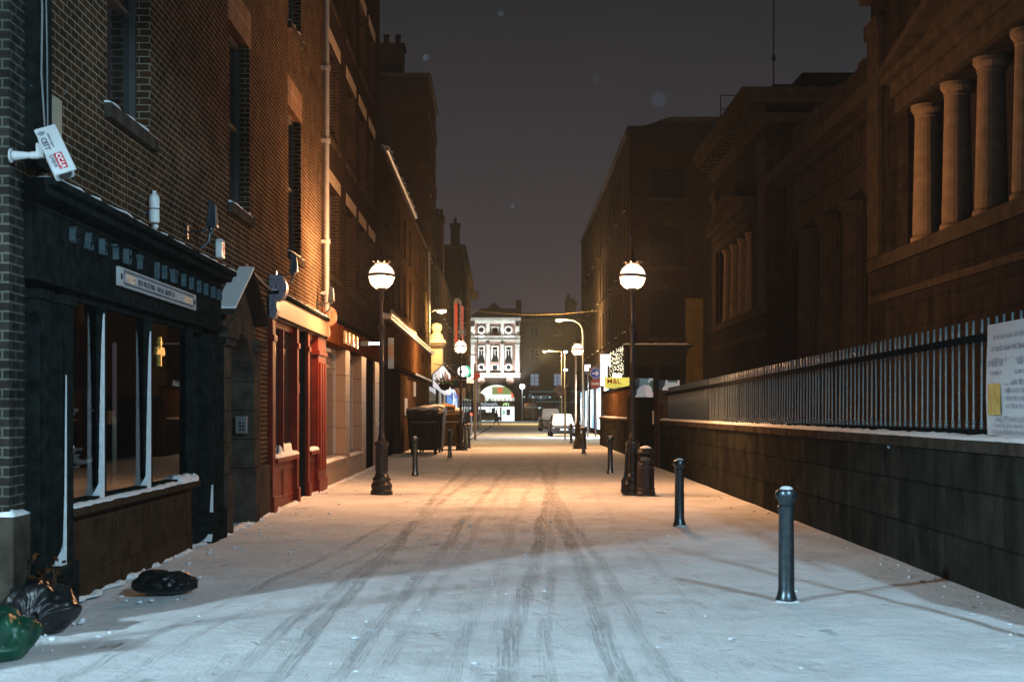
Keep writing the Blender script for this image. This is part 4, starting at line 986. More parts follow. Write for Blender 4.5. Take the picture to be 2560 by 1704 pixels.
# further lit shops along the same front
SHP = MB()
for u in range(86, 124, 8): SHP.box(-.25, 0, u - FY, u + 7.6 - FY, 3.4, 4.4); SHP.box(-.2, 0, u - FY, u + .6 - FY, 0, 3.4)
shp = SHP.build('shop_front', 'brown_wood', F)
b = MB()
for u in range(86, 124, 8): b.quad((-.05, u + .7 - FY, .4), (-.05, u + 7.5 - FY, .4), (-.05, u + 7.5 - FY, 3.3), (-.05, u + .7 - FY, 3.3))
b.build('lit_window', patchmat('cool_shop_window', [(.25, .45, .62), (.7, .9, 1.0), (.15, .3, .4), (.9, .98, 1.0)], (1, .7, .8), es=2.2), shp)
b = MB(); b.quad((-.02, 50, 4.6), (-.02, 0, 4.6), (-.02, 0, 0), (-.02, 50, 0)); b.build('ground_floor_wall', 'dark', F)
# signs on that front
ml = thing('blade_sign', 'yellow lit restaurant sign with red lettering jutting over the second wall', 'sign', (5.35, 72.0, 3.1))
b = MB(); b.box(-.64, .60, .01, .12, -.28, .28); b.build('box', 'black_paint', ml)
b = MB(); b.box(-.63, .59, -.004, .01, -.27, .27); b.build('face', emat('yellow_sign_face', (.62, .66, .12), .85), ml)
b = MB(); b.text('M&L', .34, lambda x, y, z: (-.55 + x, -.012 - z, -.03 + y), ext=.004, sx=1.1, bold=.006); b.build('lettering', 'red_ink', ml)
b = MB(); b.text('CHINESE RESTAURANT', .085, lambda x, y, z: (-.58 + x, -.012 - z, -.12 + y), ext=.003, sx=1.0); b.build('small_lettering', mat('green_ink', (.12, .16, .02), .6), ml)
b = MB(); b.text('TEL: 01 8748038', .10, lambda x, y, z: (-.56 + x, -.012 - z, -.245 + y), ext=.003, sx=1.05); b.build('number_lettering', 'ink', ml)
b = MB(); b.tube([(.6, .06, .2), (.9, 3.0, .2)], .03, 6); b.build('bracket', 'black_paint', ml)
fl = thing('fairy_lights', 'dense net of tiny warm white lights hung above the yellow sign', 'lights', (6.0, 75.0, 3.6))
b = MB()
for i in range(220):
    y = random.uniform(.1, 10.5); z = random.uniform(0, 1.55 - .0 * y)
    b.ball((-.12 + random.uniform(-.05, .05), y, z), .019, 5, 4)
b.build('bulb', emat('fairy_bulb', (1.0, .90, .62), 3.5), fl)
b = MB()
for i in range(12): b.tube([(-.1, .1 + .93 * i, 1.6), (-.1, .1 + .93 * i, 0)], .008, 4)
b.build('wire', 'rail_dark', fl)
bl = thing('light_box', 'bright white light box under the fairy lights beside the yellow sign', 'sign', (5.9, 76.0, 3.2))
b = MB(); b.box(-.5, -.05, 0, .2, .1, .45); b.build('face', emat('white_light_box', (.80, .84, 1.0), 5), bl)
b = MB(); b.box(-.05, .1, .0, .2, .15, .4); b.build('bracket', 'black_paint', bl)
bn = thing('banner', 'white vertical lit banner on the front beyond the fairy lights', 'banner', (5.75, 87.0, 3.2))
b = MB(); b.box(-.35, .30, 0, .1, 0, 1.95); b.build('panel', emat('white_banner', (.85, .90, .95), 1.1), bn)
b = MB(); b.tube([(-.3, .05, 1.95), (.4, .05, 2.05)], .025, 6); b.build('bracket', 'rail_dark', bn)
pl_ = thing('blade_sign', 'small dim cream sign jutting out just above the blue arrow sign', 'sign', (5.45, 92.0, 4.2))
b = MB(); b.hexa([(-.5, 0, -.25), (.6, 0, .05), (.6, .08, .05), (-.5, .08, -.25), (-.5, 0, .25), (.6, 0, .75), (.6, .08, .75), (-.5, .08, .25)]); b.build('panel', 'cream', pl_)
for i, (x, y_, z, w_, h_, c, lab) in enumerate(((5.85, 110, 5.0, .45, .5, (.75, .78, 1.0), 'small bluish white lit sign box beside the tall curved lamp post'),)):
    t = thing('lit_sign', lab, 'sign', (x, y_, z)); b = MB(); b.box(-w_ / 2, w_ / 2, 0, .15, -h_ / 2, h_ / 2); b.build('face', emat('bluish_light_box', c, 2.2), t)
    b = MB(); b.tube([(w_ / 2, .08, 0), (.4, .08, 0)], .03, 6); b.build('bracket', 'rail_dark', t)
# chains of lit lamps on the window ledges are snow; small icicle lights run along the second-floor ledges
# ------------------------------------------------------------------ globe street lamps
def globe_material():
    # opal glass: glows itself and lets the bulb's light through
    m = bpy.data.materials.new('opal_globe'); m.use_nodes = True; n = m.node_tree.nodes; l = m.node_tree.links; n.clear()
    o = n.new('ShaderNodeOutputMaterial'); t = n.new('ShaderNodeBsdfTransparent'); e = n.new('ShaderNodeEmission'); x = n.new('ShaderNodeMixShader')
    e.inputs[0].default_value = (1.0, .80, .60, 1); e.inputs[1].default_value = 3.2
    x.inputs[0].default_value = .5; l.new(t.outputs[0], x.inputs[1]); l.new(e.outputs[0], x.inputs[2]); l.new(x.outputs[0], o.inputs[0])
    return m
globe_m = globe_material()
def make_globe_lamp(label):
    r = thing('street_lamp', label, 'lamp', (0, 0, 0), 0, 'globe street lamps')
    b = MB(); b.lathe([(.225, 0), (.225, .07), (.20, .10), (.215, .16), (.215, .20), (.175, .26), (.185, .30), (.175, .34), (.150, .37)], n=16); b.build('plinth', 'lamp_iron', r, bevel=.006)
    b = MB(); b.lathe([(.150, .37), (.125, .42), (.118, .46), (.118, .93), (.128, .95), (.128, .985), (.145, 1.0), (.150, 1.03), (.145, 1.06), (.09, 1.09)], n=20)
    for k in range(12):
        t = 2 * PI * k / 12; b.tube([(.118 * math.cos(t), .118 * math.sin(t), .47), (.118 * math.cos(t), .118 * math.sin(t), .92)], .011, 5)
    b.build('pedestal', 'lamp_iron', r)
    b = MB(); b.lathe([(.09, 1.09), (.068, 1.13), (.075, 1.16), (.06, 1.19), (.052, 1.3), (.048, 2.6), (.058, 2.63), (.058, 2.70), (.046, 2.73), (.042, 3.28), (.045, 3.30), (.055, 3.33), (.078, 3.36), (.078, 3.385), (.042, 3.43), (.036, 3.5), (.030, 3.88), (.034, 3.91), (.048, 3.94), (.046, 3.99), (.028, 4.05), (.028, 4.10), (.05, 4.13), (.09, 4.165), (.10, 4.18)], n=18); b.build('shaft', 'lamp_iron', r, smooth=True)
    b = MB(); b.ball((0, 0, 4.42), .262, 28, 18); b.build('globe', globe_m, r, smooth=True)
    b = MB(); ct = Matrix.Rotation(rad(3), 3, 'Y')
    for k in range(36):
        t0, t1 = 2 * PI * k / 36, 2 * PI * (k + 1) / 36
        p = []
        for (rr, t, z) in ((.264, t0, -.026), (.276, t0, -.026), (.276, t1, -.026), (.264, t1, -.026), (.264, t0, .03), (.276, t0, .03), (.276, t1, .03), (.264, t1, .03)):
            v = ct @ Vector((rr * math.cos(t), rr * math.sin(t), z)); p.append((v.x, v.y, v.z + 4.425))
        b.hexa(p)
    b.build('band', 'lamp_iron', r)
    b = MB()
    for k in range(8):
        t = 2 * PI * k / 8 + .2; pts = []
        for i in range(7): ph = rad(100 + 68 * i / 6); pts.append((.268 * math.sin(ph) * math.cos(t), .268 * math.sin(ph) * math.sin(t), 4.42 + .268 * math.cos(ph)))
        b.tube(pts, .0035, 4)
    b.build('cage', 'lamp_iron', r)
    b = MB(); b.lathe([(.13, 4.655), (.15, 4.68), (.10, 4.70), (.055, 4.72), (.06, 4.76), (.075, 4.78), (.03, 4.80), (.022, 4.84), (.030, 4.87), (.016, 4.90), (.012, 5.0), (0, 5.03)], n=16)
    for k in range(8):
        t = 2 * PI * k / 8; c, s_ = math.cos(t), math.sin(t)
        b.tube([(.10 * c, .10 * s_, 4.69), (.15 * c, .15 * s_, 4.70), (.18 * c, .18 * s_, 4.715), (.165 * c, .165 * s_, 4.735)], [.012, .016, .014, .006], 5)
    b.build('crown', 'crown_iron', r)
    return r
l1 = make_globe_lamp('slim globe lamp post on a fluted pedestal before the granite shop'); l1.location = (-2.64, 28.8, 0); l1.rotation_euler.z = 1.2
l2 = copy_tree(l1, label='globe lamp post beside the round litter bin, in front of the dark gate', loc=(2.45, 28.9, 0), rz=.5)
l3 = copy_tree(l1, label='farther globe lamp post standing by the big wheeled bins', loc=(-2.2, 61, 0), rz=2)
l4 = copy_tree(l1, label='farther globe lamp post beside the tall curved lamp pole', loc=(2.93, 63.5, 0), rz=3)
for o in (l1, l2, l3, l4): lamp('globe_bulb', 'POINT', tuple(o.location + Vector((0, 0, 4.46))), 3500, (1.0, .47, .205), .12)
for o, bx in ((l1, 1), (l2, -1)):
    b = MB(); b.box(-.03, .03, .05, .10, 2.70, 3.28) if False else b.hexa([(.05, -.03, 3.10), (.11, -.03, 3.10), (.11, .03, 3.10), (.05, .03, 3.10), (.05, -.03, 3.42), (.09, -.03, 3.42), (.09, .03, 3.42), (.05, .03, 3.42)])
    b.build('cable_box', 'lamp_iron', o)
lp = thing('lamp_post_plate', 'narrow faded plate hung on the slim lamp post left of the street', 'sign', (-2.46, 28.85, 2.55))
b = MB(); b.box(-.055, .065, -.012, .0, 0, .62); b.build('plate', patchmat('faded_orange_plate', [(.45, .16, .05), (.42, .25, .12), (.35, .36, .28), (.40, .42, .36)], (2, 2, 2.2), kind='noise'), lp, bevel=.004)
b = MB(); b.box(-.17, -.05, -.008, .0, .1, .14).box(-.17, -.05, -.008, .0, .48, .52); b.build('clamp', 'lamp_iron', lp)

# litter bins beside lamps
def make_litter_bin(label):
    r = thing('litter_bin', label, 'bin', (0, 0, 0), 0, 'round litter bins')
    b = MB(); b.lathe([(.235, 0), (.235, .05), (.215, .08), (.225, .14), (.20, .17), (.195, .58), (.205, .60), (.205, .66), (.195, .68), (.195, .74), (.15, .74), (.15, .2), (0, .2)], n=24)
    for k in range(16):
        t = 2 * PI * k / 16; b.tube([(.197 * math.cos(t), .197 * math.sin(t), .18), (.197 * math.cos(t), .197 * math.sin(t), .57)], .008, 4)
    b.build('body', 'lamp_iron', r)
    b = MB()
    for t in (.5, PI - .5, PI + .6, -.6): b.tube([(.18 * math.cos(t), .18 * math.sin(t), .73), (.17 * math.cos(t), .17 * math.sin(t), .90)], .022, 6)
    b.build('strut', 'lamp_iron', r)
    b = MB(); b.lathe([(.21, .88), (.215, .92), (.18, .98), (.10, 1.01), (.04, 1.02), (.03, 1.06), (0, 1.07)], n=24); b.build('lid', 'lamp_iron', r)
    b = MB(); b.lathe([(.15, .985), (.12, 1.02), (.05, 1.045), (0, 1.05)], n=16); b.build('snow', 'snow', r, smooth=True)
    return r
lb = make_litter_bin('round cast litter bin beside the nearer right lamp post'); lb.location = (2.68, 28.55, 0); lb.scale = (.86, .86, .95)
copy_tree(lb, label='farther round litter bin by the tall curved lamp pole', loc=(3.12, 63.2, 0), rz=1)
ch = thing('chain', 'loose dark lock and chain hanging down the lamp post next to the litter bin', 'chain', (2.36, 28.75, 0))
b = MB(); pts = [(-.02, 0, 1.05), (-.05, -.04, .8), (-.06, -.04, .5), (-.08, -.05, .36), (-.12, -.05, .28), (-.11, -.05, .2), (-.12, -.05, .05)]
b.tube(pts, [.022, .028, .03, .035, .04, .045, .05], 7); b.tube([(-.06, -.04, .5), (-.0, -.05, .26), (.05, 0, .26)], .02, 6); b.build('chain_loop', 'bag', ch, smooth=True)

# ------------------------------------------------------------------ bollards
def make_bollard():
    r = thing('bollard', 'near', 'bollard', (0, 0, 0), 0, 'iron bollards along the kerbs')
    b = MB(); b.lathe([(.092, 0), (.098, .03), (.082, .07), (.072, .12), (.066, .80), (.078, .825), (.078, .85), (.062, .87), (.070, .90), (.092, .93), (.098, .965), (.088, .99), (.05, 1.01), (0, 1.02)], n=24)
    o = b.build('post', 'black_paint', r, smooth=True); es_ = o.modifiers.new('edges', 'EDGE_SPLIT'); es_.split_angle = rad(35)
    b = MB(); b.lathe([(.062, .998), (.055, 1.018), (.03, 1.03), (0, 1.033)], n=16); b.build('snow_cap', 'snow', r, smooth=True)
    b = MB(); b.lumps(-.12, .12, -.13, .0, .0, .025, step=.04, seed=7, ragged=.5); b.build('snow_drift', 'snow', r, smooth=True)
    return r
b0 = make_bollard(); b0['label'] = 'nearest black bollard standing in the blue lit snow'; b0.location = (2.43, 12.6, .0)
def bol(px, py, lab, hs=1.0):
    Z = 3272 * 1.7 / (py - 944); o = copy_tree(b0, label=lab, loc=((px - 1178) * Z / 3272, Z, 0), rz=random.uniform(0, 3)); o.scale = (1, 1, hs); return o
bol(1563, 1210, 'second black bollard from the viewer, where the snow turns orange', .97)
bol(1404, 1090, 'lone orange lit bollard before the second wall, left of the litter bin')
bol(955, 1094, 'lone bollard with a snow cap behind the left lamp post')
bol(1035, 1053, 'dark bollard right in front of the large wheeled bins')
bol(1343, 1044, 'flared black bollard right of the far litter bin')
bol(1314, 1020, 'brown lit bollard left of the far litter bin')
bol(1079, 1032, 'dark bollard just past the far left lamp post', 1.1)
bol(1071, 1036, 'slim bollard touching the far left lamp post', 1.1)

# ------------------------------------------------------------------ big wheeled bins
def make_bin(label, w_, d_, h_, m):
    r = thing('wheeled_bin', label, 'bin', (0, 0, 0), 0, 'large wheeled bins against the boarded front')
    b = MB(); b.hexa([(-w_ * .43, -d_ * .40, .18), (w_ * .43, -d_ * .40, .18), (w_ * .43, d_ * .40, .18), (-w_ * .43, d_ * .40, .18), (-w_ * .5, -d_ * .5, h_ * .88), (w_ * .5, -d_ * .5, h_ * .88), (w_ * .5, d_ * .5, h_ * .88), (-w_ * .5, d_ * .5, h_ * .88)])
    for x in (-.3, 0, .3): b.box(w_ * x - .03, w_ * x + .03, -d_ * .5 - .0, -d_ * .44, h_ * .3, h_ * .84)
    b.box(-w_ * .52, w_ * .52, -d_ * .53, d_ * .53, h_ * .80, h_ * .88)
    b.build('body', m, r, bevel=.03)
    b = MB(); n = 8
    for i in range(n):
        t0, t1 = i / n, (i + 1) / n; z = lambda t: h_ * .885 + .22 * math.sin(PI * t)
        b.hexa([(-w_ * .53, -d_ * .54 + d_ * 1.08 * t0, h_ * .88), (w_ * .53, -d_ * .54 + d_ * 1.08 * t0, h_ * .88), (w_ * .53, -d_ * .54 + d_ * 1.08 * t1, h_ * .88), (-w_ * .53, -d_ * .54 + d_ * 1.08 * t1, h_ * .88), (-w_ * .53, -d_ * .54 + d_ * 1.08 * t0, z(t0) + .02), (w_ * .53, -d_ * .54 + d_ * 1.08 * t0, z(t0) + .02), (w_ * .53, -d_ * .54 + d_ * 1.08 * t1, z(t1) + .02), (-w_ * .53, -d_ * .54 + d_ * 1.08 * t1, z(t1) + .02)])
    b.build('lid', m, r)
    b = MB(); b.lumps(-w_ * .5, w_ * .5, -d_ * .4, d_ * .4, h_ * .885 + .15, .14, step=.15, seed=h_); b.build('snow', 'snow', r, smooth=True)
    for sx in (-1, 1):
        for sy in (-1, 1):
            b = MB(); b.disc((w_ * .36 * sx, d_ * .33 * sy, .10), .10, 0, w_ * .36 * sx - .03, w_ * .36 * sx + .03, n=14); b.box(w_ * .36 * sx - .04, w_ * .36 * sx + .04, d_ * .33 * sy - .05, d_ * .33 * sy + .05, .12, .2); b.build('wheel', 'tyre', r)
    b = MB(); b.tube([(-w_ * .4, -d_ * .58, h_ * .72), (w_ * .4, -d_ * .58, h_ * .72)], .025, 6); b.build('handle', 'metal', r)
    return r
o = make_bin('dark scuffed wheeled bin nearest the viewer by the boarded front', 1.25, 1.5, 1.75, 'bin'); o.location = (-3.45, 55.5, 0); o.rotation_euler.z = .1
o = make_bin('tall black wheeled bin between the other two', 1.1, 1.4, 1.85, 'bin'); o.location = (-3.3, 58.2, 0); o.rotation_euler.z = -.05
yb = make_bin('yellowish lit wheeled bin with a carton on top behind the left bollard', 1.15, 1.3, 1.70, 'bin_lit'); yb.location = (-2.72, 61.6, 0)
cb_ = thing('carton', 'torn cardboard carton lying on the yellowish wheeled bin', 'box', (-2.75, 61.5, 1.74)); 
b = MB(); b.hexa([(-.28, -.2, 0), (.3, -.25, 0), (.3, .2, .0), (-.3, .2, 0), (-.22, -.2, .26), (.26, -.22, .18), (.3, .2, .2), (-.3, .22, .3)]); b.hexa([(-.22, -.2, .26), (.26, -.22, .18), (.3, -.4, .1), (-.25, -.42, .15), (-.22, -.2, .27), (.26, -.22, .19), (.3, -.4, .11), (-.25, -.42, .16)]); b.build('carton_shell', mat('wet_cardboard', (.28, .18, .09), .8, var=.3), cb_)

# ------------------------------------------------------------------ rubbish at the near left
def sack(name, label, cat, loc, parts, m, tie=None, seed=0.0, group=None):
    r = thing(name, label, cat, loc, 0, group)
    b = MB(); bm = bmesh.new(); bmesh.ops.create_icosphere(bm, subdivisions=5, radius=1)
    sx, sy, sz = parts
    top = Vector(tie) if tie else None
    for v in bm.verts:
        d = v.co.normalized(); p = Vector((d.x * sx, d.y * sy, d.z * sz + sz * .82))
        f = mnoise.noise(d * 1.3 + Vector((seed, 0, 0))) * .26 + mnoise.noise(d * 3.0 + Vector((seed, 5, 0))) * .07
        ref = top if top is not None else Vector((sx * .55, 0, sz * 1.7))
        dk = p - ref; L = dk.length; az = math.atan2(dk.z, dk.x) if top is not None else math.atan2(dk.y, dk.x)
        w_ = max(0, 1 - L / (sx * 2.1))
        f += (.022 + .06 * w_) * math.sin(az * 13 + 5 * mnoise.noise(d * 2.0 + Vector((0, seed, 0)))) * (.6 + .5 * mnoise.noise(d * 5))
        p = Vector((p.x * (1 + f), p.y * (1 + f), p.z * (1 + f)))
        if L < sx * .8: p = p.lerp(ref, .5 * (1 - L / (sx * .8)) ** 1.6)
        if p.z < .05: p.x *= 1.04; p.y *= 1.04
        p.z = max(.0, p.z)
        v.co = p
    me = bpy.data.meshes.new('sack_skin'); bm.to_mesh(me); bm.free(); me.materials.append(M[m])
    for p in me.polygons: p.use_smooth = True
    o = bpy.data.objects.new('sack_skin', me); COL.objects.link(o); o.parent = r
    if top is not None:
        b = MB(); b.tube([tuple(top), tuple(top + Vector((.03, -.05, .02))), tuple(top + Vector((.09, -.07, .05)))], [.014, .022, .035], 8); b.build('knot', m, r, smooth=True)
    return r
sack('bin_bag', 'large black tied bin bag leaning on the corner plinth', 'bag', (-3.66, 10.95, 0), (.31, .27, .215), 'bag', tie=(.02, -.28, .12), seed=2.2, group='bin bags at the corner')
sack('bin_bag', 'black bin bag slumped behind the tied one at the corner', 'bag', (-3.86, 11.35, 0), (.28, .25, .20), 'bag', seed=6.0, group='bin bags at the corner')
sack('bin_bag', 'low crumpled black bag lying alone on the snow before the jeweller', 'bag', (-3.23, 13.25, 0), (.30, .22, .12), 'bag', seed=9.4, group='bin bags at the corner')
gsk = sack('plastic_sack', 'crumpled green plastic sack at the edge beside the tied black bag', 'sack', (-3.50, 9.74, 0), (.22, .26, .18), 'bag_green', seed=4.1)
lf = thing('dry_branch', 'brown dead leaves sticking up behind the bin bags', 'leaves', (-3.70, 11.3, .30))
b = MB()
for k in range(46):
    c = Vector((random.gauss(0, .12), random.gauss(0, .05), random.gauss(.06, .10))); u = Vector((random.gauss(0, 1), random.gauss(0, 1), random.gauss(0, 1))).normalized() * .04; w_ = u.cross(Vector((random.random(), random.random(), random.random()))).normalized() * .018
    b.quad(tuple(c - u), tuple(c + w_), tuple(c + u), tuple(c - w_))
b.build('leaf_spray', 'leaf', lf)
b = MB()
for k in range(9): b.tube([(random.gauss(0, .03), 0, -.28), (random.gauss(0, .07), random.gauss(0, .03), .0), (random.gauss(0, .13), random.gauss(0, .05), random.uniform(.08, .24))], [.006, .004, .002], 5)
b.build('twig', 'hoarding', lf)

# ------------------------------------------------------------------ tall sodium lamps
SOD = emat('sodium_glow', (1.0, .74, .38), 45)
def arm_lamp(label, x, y, h, reach, bend, m='pole', side=-1, wall=False):
    r = thing('arm_lamp', label, 'lamp', (x, y, 0), 0, 'tall lamps with a side arm')
    pts = []
    if not wall: b = MB(); b.lathe([(.11, 0), (.11, 1.1), (.08, 1.15), (.062, h - bend)], n=12); b.build('pole', m, r)
    n = 10
    for i in range(n + 1):
        t = PI / 2 * i / n; pts.append((side * bend * (1 - math.cos(t)), 0, h - bend + bend * math.sin(t)))
    pts.append((side * reach, 0, h + .03))
    if wall: pts = [(side * -.0, 0, h - .35), (side * .05, 0, h - .1), (side * .25, 0, h + .02), (side * reach, 0, h + .05)]
    b = MB(); b.tube(pts, .05, 8); b.build('arm', m, r, smooth=True)
    b = MB(); b.ball((side * (reach + .28), 0, h + .05), .30, 14, 10, sc=(1, .5, .34)); b.build('head', m, r, smooth=True)
    b = MB(); b.ball((side * (reach + .30), 0, h - .03), .24, 14, 10, sc=(1, .55, .40)); b.build('lens', SOD, r, smooth=True)
    return r
arm_lamp('tall pale curved street lamp overhanging the parked cars', 4.9, 98, 7.95, 1.35, .95)
arm_lamp('distant straight arm lamp in front of the dark terrace', 6.3, 180, 9.2, 1.9, .10)
wl = arm_lamp('orange lamp on a short arm fixed to the brick front above the ball finial', LX(74.8) + .1, 74.8, 6.95, .35, .0, side=1, wall=True)
SODC = (1.0, .60, .22)
lamp('sodium_light', 'POINT', (3.3, 98, 7.6), 5000, SODC, .15)
lamp('sodium_light', 'POINT', (4.2, 180, 8.8), 9000, SODC, .15)
lamp('sodium_light', 'POINT', (LX(74.8) + 1.0, 74.8, 6.6), 1100, (1.0, .62, .22), .12)
ap = thing('lamp_pole', 'distant pole with two small bluish lamps beside the straight arm lamp', 'lamp', (6.75, 182, 0))
b = MB(); b.tube([(0, 0, 0), (0, 0, 9.3)], .07, 8); b.build('pole', 'pole', ap)
for z in (9.2, 6.9):
    b = MB(); b.ball((.1, -.1, z), .22, 12, 8, sc=(1.3, 1, .7)); b.build('lamp_head', emat('bluish_lamp_glow', (.55, .62, 1.0), 8), ap, smooth=True)
wp = thing('globe_lamp', 'bright bluish white lamp on a plain pole beside the floodlit arch', 'lamp', (1.55, 215, 0))
b = MB(); b.tube([(0, 0, 0), (0, 0, 5.2)], .06, 8); b.build('pole', 'pole', wp)
b = MB(); b.ball((0, 0, 5.35), .38, 14, 10); b.build('globe', emat('cool_globe_glow', (.75, .93, 1.0), 14), wp, smooth=True)
lamp('cool_square_light', 'POINT', (1.55, 214, 5.4), 500, (.75, .93, 1.0), .3)

# light spilling from the lit shops on the right onto the snow by the cars
sp_ = lamp('shop_spill', 'AREA', (5.7, 90, 3.0), 900, (.80, .86, 1.0), 1.6); aim(sp_, (3.2, 90, 0))

# ------------------------------------------------------------------ poles and traffic signs
def post(q, h, r=.035): q.tube([(0, 0, 0), (0, 0, h)], r, 8)
ts = thing('traffic_sign', 'blue round arrow sign above a red no entry sign on one post', 'sign', (5.17, 88, 0))
b = MB(); post(b, 4.3, .04); b.build('post', 'pole', ts)
b = MB(); b.disc((0, 0, 4.0), .325, 1, -.075, -.045); b.build('round_plate', 'sign_blue', ts)
b = MB(); b.ring((0, 0, 4.0), .305, .325, 1, -.08, -.0755); b.box(-.21, .06, -.08, -.0755, 3.955, 4.045); b.prism([(.22, 4.0), (.02, 4.20), (.02, 4.09), (.06, 4.045), (.06, 3.955), (.02, 3.91), (.02, 3.80)], 1, -.08, -.0755); b.build('arrow', 'white', ts)
b = MB(); b.disc((0, 0, 3.36), .325, 1, -.075, -.045); b.build('round_plate', 'sign_red', ts)
b = MB(); b.box(-.25, .25, -.08, -.0755, 3.29, 3.43); b.build('bar', mat('cream_sign_bar', (.62, .52, .40), .5), ts)
b = MB(); b.ring((0, 0, 3.36), .305, .325, 1, -.08, -.0755); b.build('rim', 'cream', ts)
p2 = thing('sign_post', 'thin bluish post standing left of the blue arrow sign', 'post', (4.72, 88.5, 0)); b = MB(); post(b, 4.05, .045); b.tube([(0, 0, 4.0), (-.2, 0, 4.05)], .05, 6); b.build('post', 'pole', p2)
p3 = thing('traffic_light', 'yellow post with a dark signal head seen from behind by the parked cars', 'traffic light', (3.1, 83, 0)); b = MB(); post(b, 3.0, .055); b.build('post', mat('ochre_post', (.35, .24, .09), .5), p3)
b = MB(); b.box(.08, .32, -.05, .18, 2.2, 3.05); b.ball((.2, .06, 3.05), .13, 10, 6); b.build('signal_head', 'bin', p3, bevel=.02)
p4_ = thing('street_light_post', 'pale orange lit post behind the far globe lamp', 'post', (4.15, 92, 0)); b = MB(); post(b, 5.3, .09); b.ball((0, 0, 5.42), .16, 10, 8); b.build('post', mat('cream_post', (.55, .42, .28), .5), p4_)
p5_ = thing('diamond_sign', 'white diamond sign board on a thin post behind the parked cars', 'sign', (5.0, 150, 0)); b = MB(); post(b, 4.0, .05); b.build('post', 'pole', p5_)
b = MB(); b.prism([(0, 3.1), (.7, 3.8), (0, 4.5), (-.7, 3.8)], 1, -.1, -.06); b.build('board', patchmat('diamond_board', [(.55, .55, .6), (.6, .6, .62), (.5, .25, .15), (.6, .58, .58)], (1.2, 1, 1.2), kind='noise'), p5_)
for i, (px, h, y, lab, m) in enumerate(((1093, 4.4, 82, 'tall cream post with a red flag like plate on the left kerb', 'cream'), (1105, 3.0, 120, 'grey post with a brown round sign seen from behind', 'pole'), (1099.5, 3.2, 128, 'thin rusty post beside the brown round sign', 'sign_back'), (1084, 1.4, 95, 'short post with a tiny red lamp on top', 'pole'), (1227, 3.4, 210, 'slim pale post in front of the dark terrace shopfront', 'pole'))):
    t = thing('sign_post', lab, 'post', ((px - 1178) * y / 3272, y, 0)); b = MB(); post(b, h, .06 if i else .075); b.build('post', m, t)
    if i == 0:
        b = MB(); b.prism([(-.12, 3.45), (.32, 3.6), (.28, 3.9), (-.02, 3.85)], 1, -.1, -.07); b.build('plate', 'sign_red', t)
        b = MB(); b.tube([(-.4, -.05, 3.3), (.5, -.05, 4.1)], .022, 6); b.build('stay', 'sign_red', t)
    if i == 1: b = MB(); b.disc((0, 0, 2.75), .42, 1, .03, .06); b.build('round_plate', 'sign_back', t)
    if i == 3: b = MB(); b.ball((0, 0, 1.45), .075, 10, 8); b.build('lamp', emat('red_lamp', (1, .06, .03), 6), t, smooth=True)

# ------------------------------------------------------------------ signs, baskets and lights along the far left kerb
wb = left_thing('light_box', 'white lit shop sign with a blue and pink emblem after the ball finial', 'sign', 80)
b = MB(lxf(80)); b.hexa([(79.2, -.5, 3.05), (96, -.5, 2.75), (96, -.1, 2.75), (79.2, -.1, 3.05), (79.2, -.5, 4.45), (96, -.5, 4.1), (96, -.1, 4.1), (79.2, -.1, 4.45)]); b.build('box', emat('shop_light_box', (.80, .83, .92), .75), wb)
b = MB(lxf(80)); b.hexa([(85.5, -.53, 3.1), (92, -.53, 3.0), (92, -.505, 3.0), (85.5, -.505, 3.1), (85.5, -.53, 4.15), (92, -.53, 3.95), (92, -.505, 3.95), (85.5, -.505, 4.15)]); b.build('emblem', patchmat('emblem_colours', [(.02, .05, .3), (.5, .15, .1), (.6, .4, .35), (.03, .03, .08)], (1, .35, 2.5)), wb)
nr = left_thing('vertical_sign', 'tall narrow red illuminated sign on the dark house front', 'sign', 118)
b = MB(lxf(118)); b.box(117.9, 118.2, -.33, -.10, 7.3, 10.6); b.build('face', patchmat('red_lit_sign', [(.42, .03, .02), (.60, .06, .02), (.30, .02, .02)], (2, 2, .8), es=.8, kind='noise'), nr)
b = MB(lxf(118)); b.box(117.85, 118.25, -.10, -.02, 6.6, 10.8); b.box(117.85, 118.25, -.48, -.10, 10.62, 11.0); b.build('casing', 'frame_light', nr)
nr2 = left_thing('vertical_sign', 'second narrow red sign with a snowy edge just beyond the first', 'sign', 118.5)
b = MB(lxf(118.5)); b.box(118.5, 118.8, -.80, -.66, 7.3, 10.4); b.build('face', patchmat('pink_lit_sign', [(.45, .05, .05), (.62, .12, .10), (.5, .2, .18)], (2, 2, .8), es=.6, kind='noise'), nr2)
b = MB(lxf(118.5)); b.box(118.45, 118.85, -.655, -.48, 7.2, 10.9); b.build('edge', mat('speckled_edge', (.4, .38, .37), .8, var=.6, scale=7), nr2)
rs = thing('round_bracket_sign', 'ring shaped bracket sign hanging above the far left globe', 'sign', (-4.05, 112, 7.9)); b = MB(); b.ring((0, 0, 0), .40, .44, 1, -.03, .03); b.ball((.04, 0, 0), .26, 12, 8, sc=(1, .2, 1)); b.build('ring', mat('grey_disc', (.25, .27, .3), .5), rs)
hb1 = thing('hanging_basket', 'flower basket with green and red blooms below the far left globe', 'plant', (-3.4, 72, 3.05))
b = MB(); b.lathe([(0, -.35), (.2, -.28), (.36, -.02), (.38, 0)], n=14); b.build('basket', 'dark_wood', hb1)
b = MB()
for k in range(160):
    c = Vector((random.gauss(0, .25), random.gauss(0, .22), abs(random.gauss(.12, .14)))); u = Vector((random.gauss(0, 1), random.gauss(0, 1), random.gauss(0, 1))).normalized() * .07; w_ = u.cross(Vector((.3, .5, .8))).normalized() * .05
    b.quad(tuple(c - u), tuple(c + w_), tuple(c + u), tuple(c - w_))
b.build('foliage', mat('basket_leaves', (.03, .16, .05), .6, var=.5, scale=9), hb1)
b = MB()
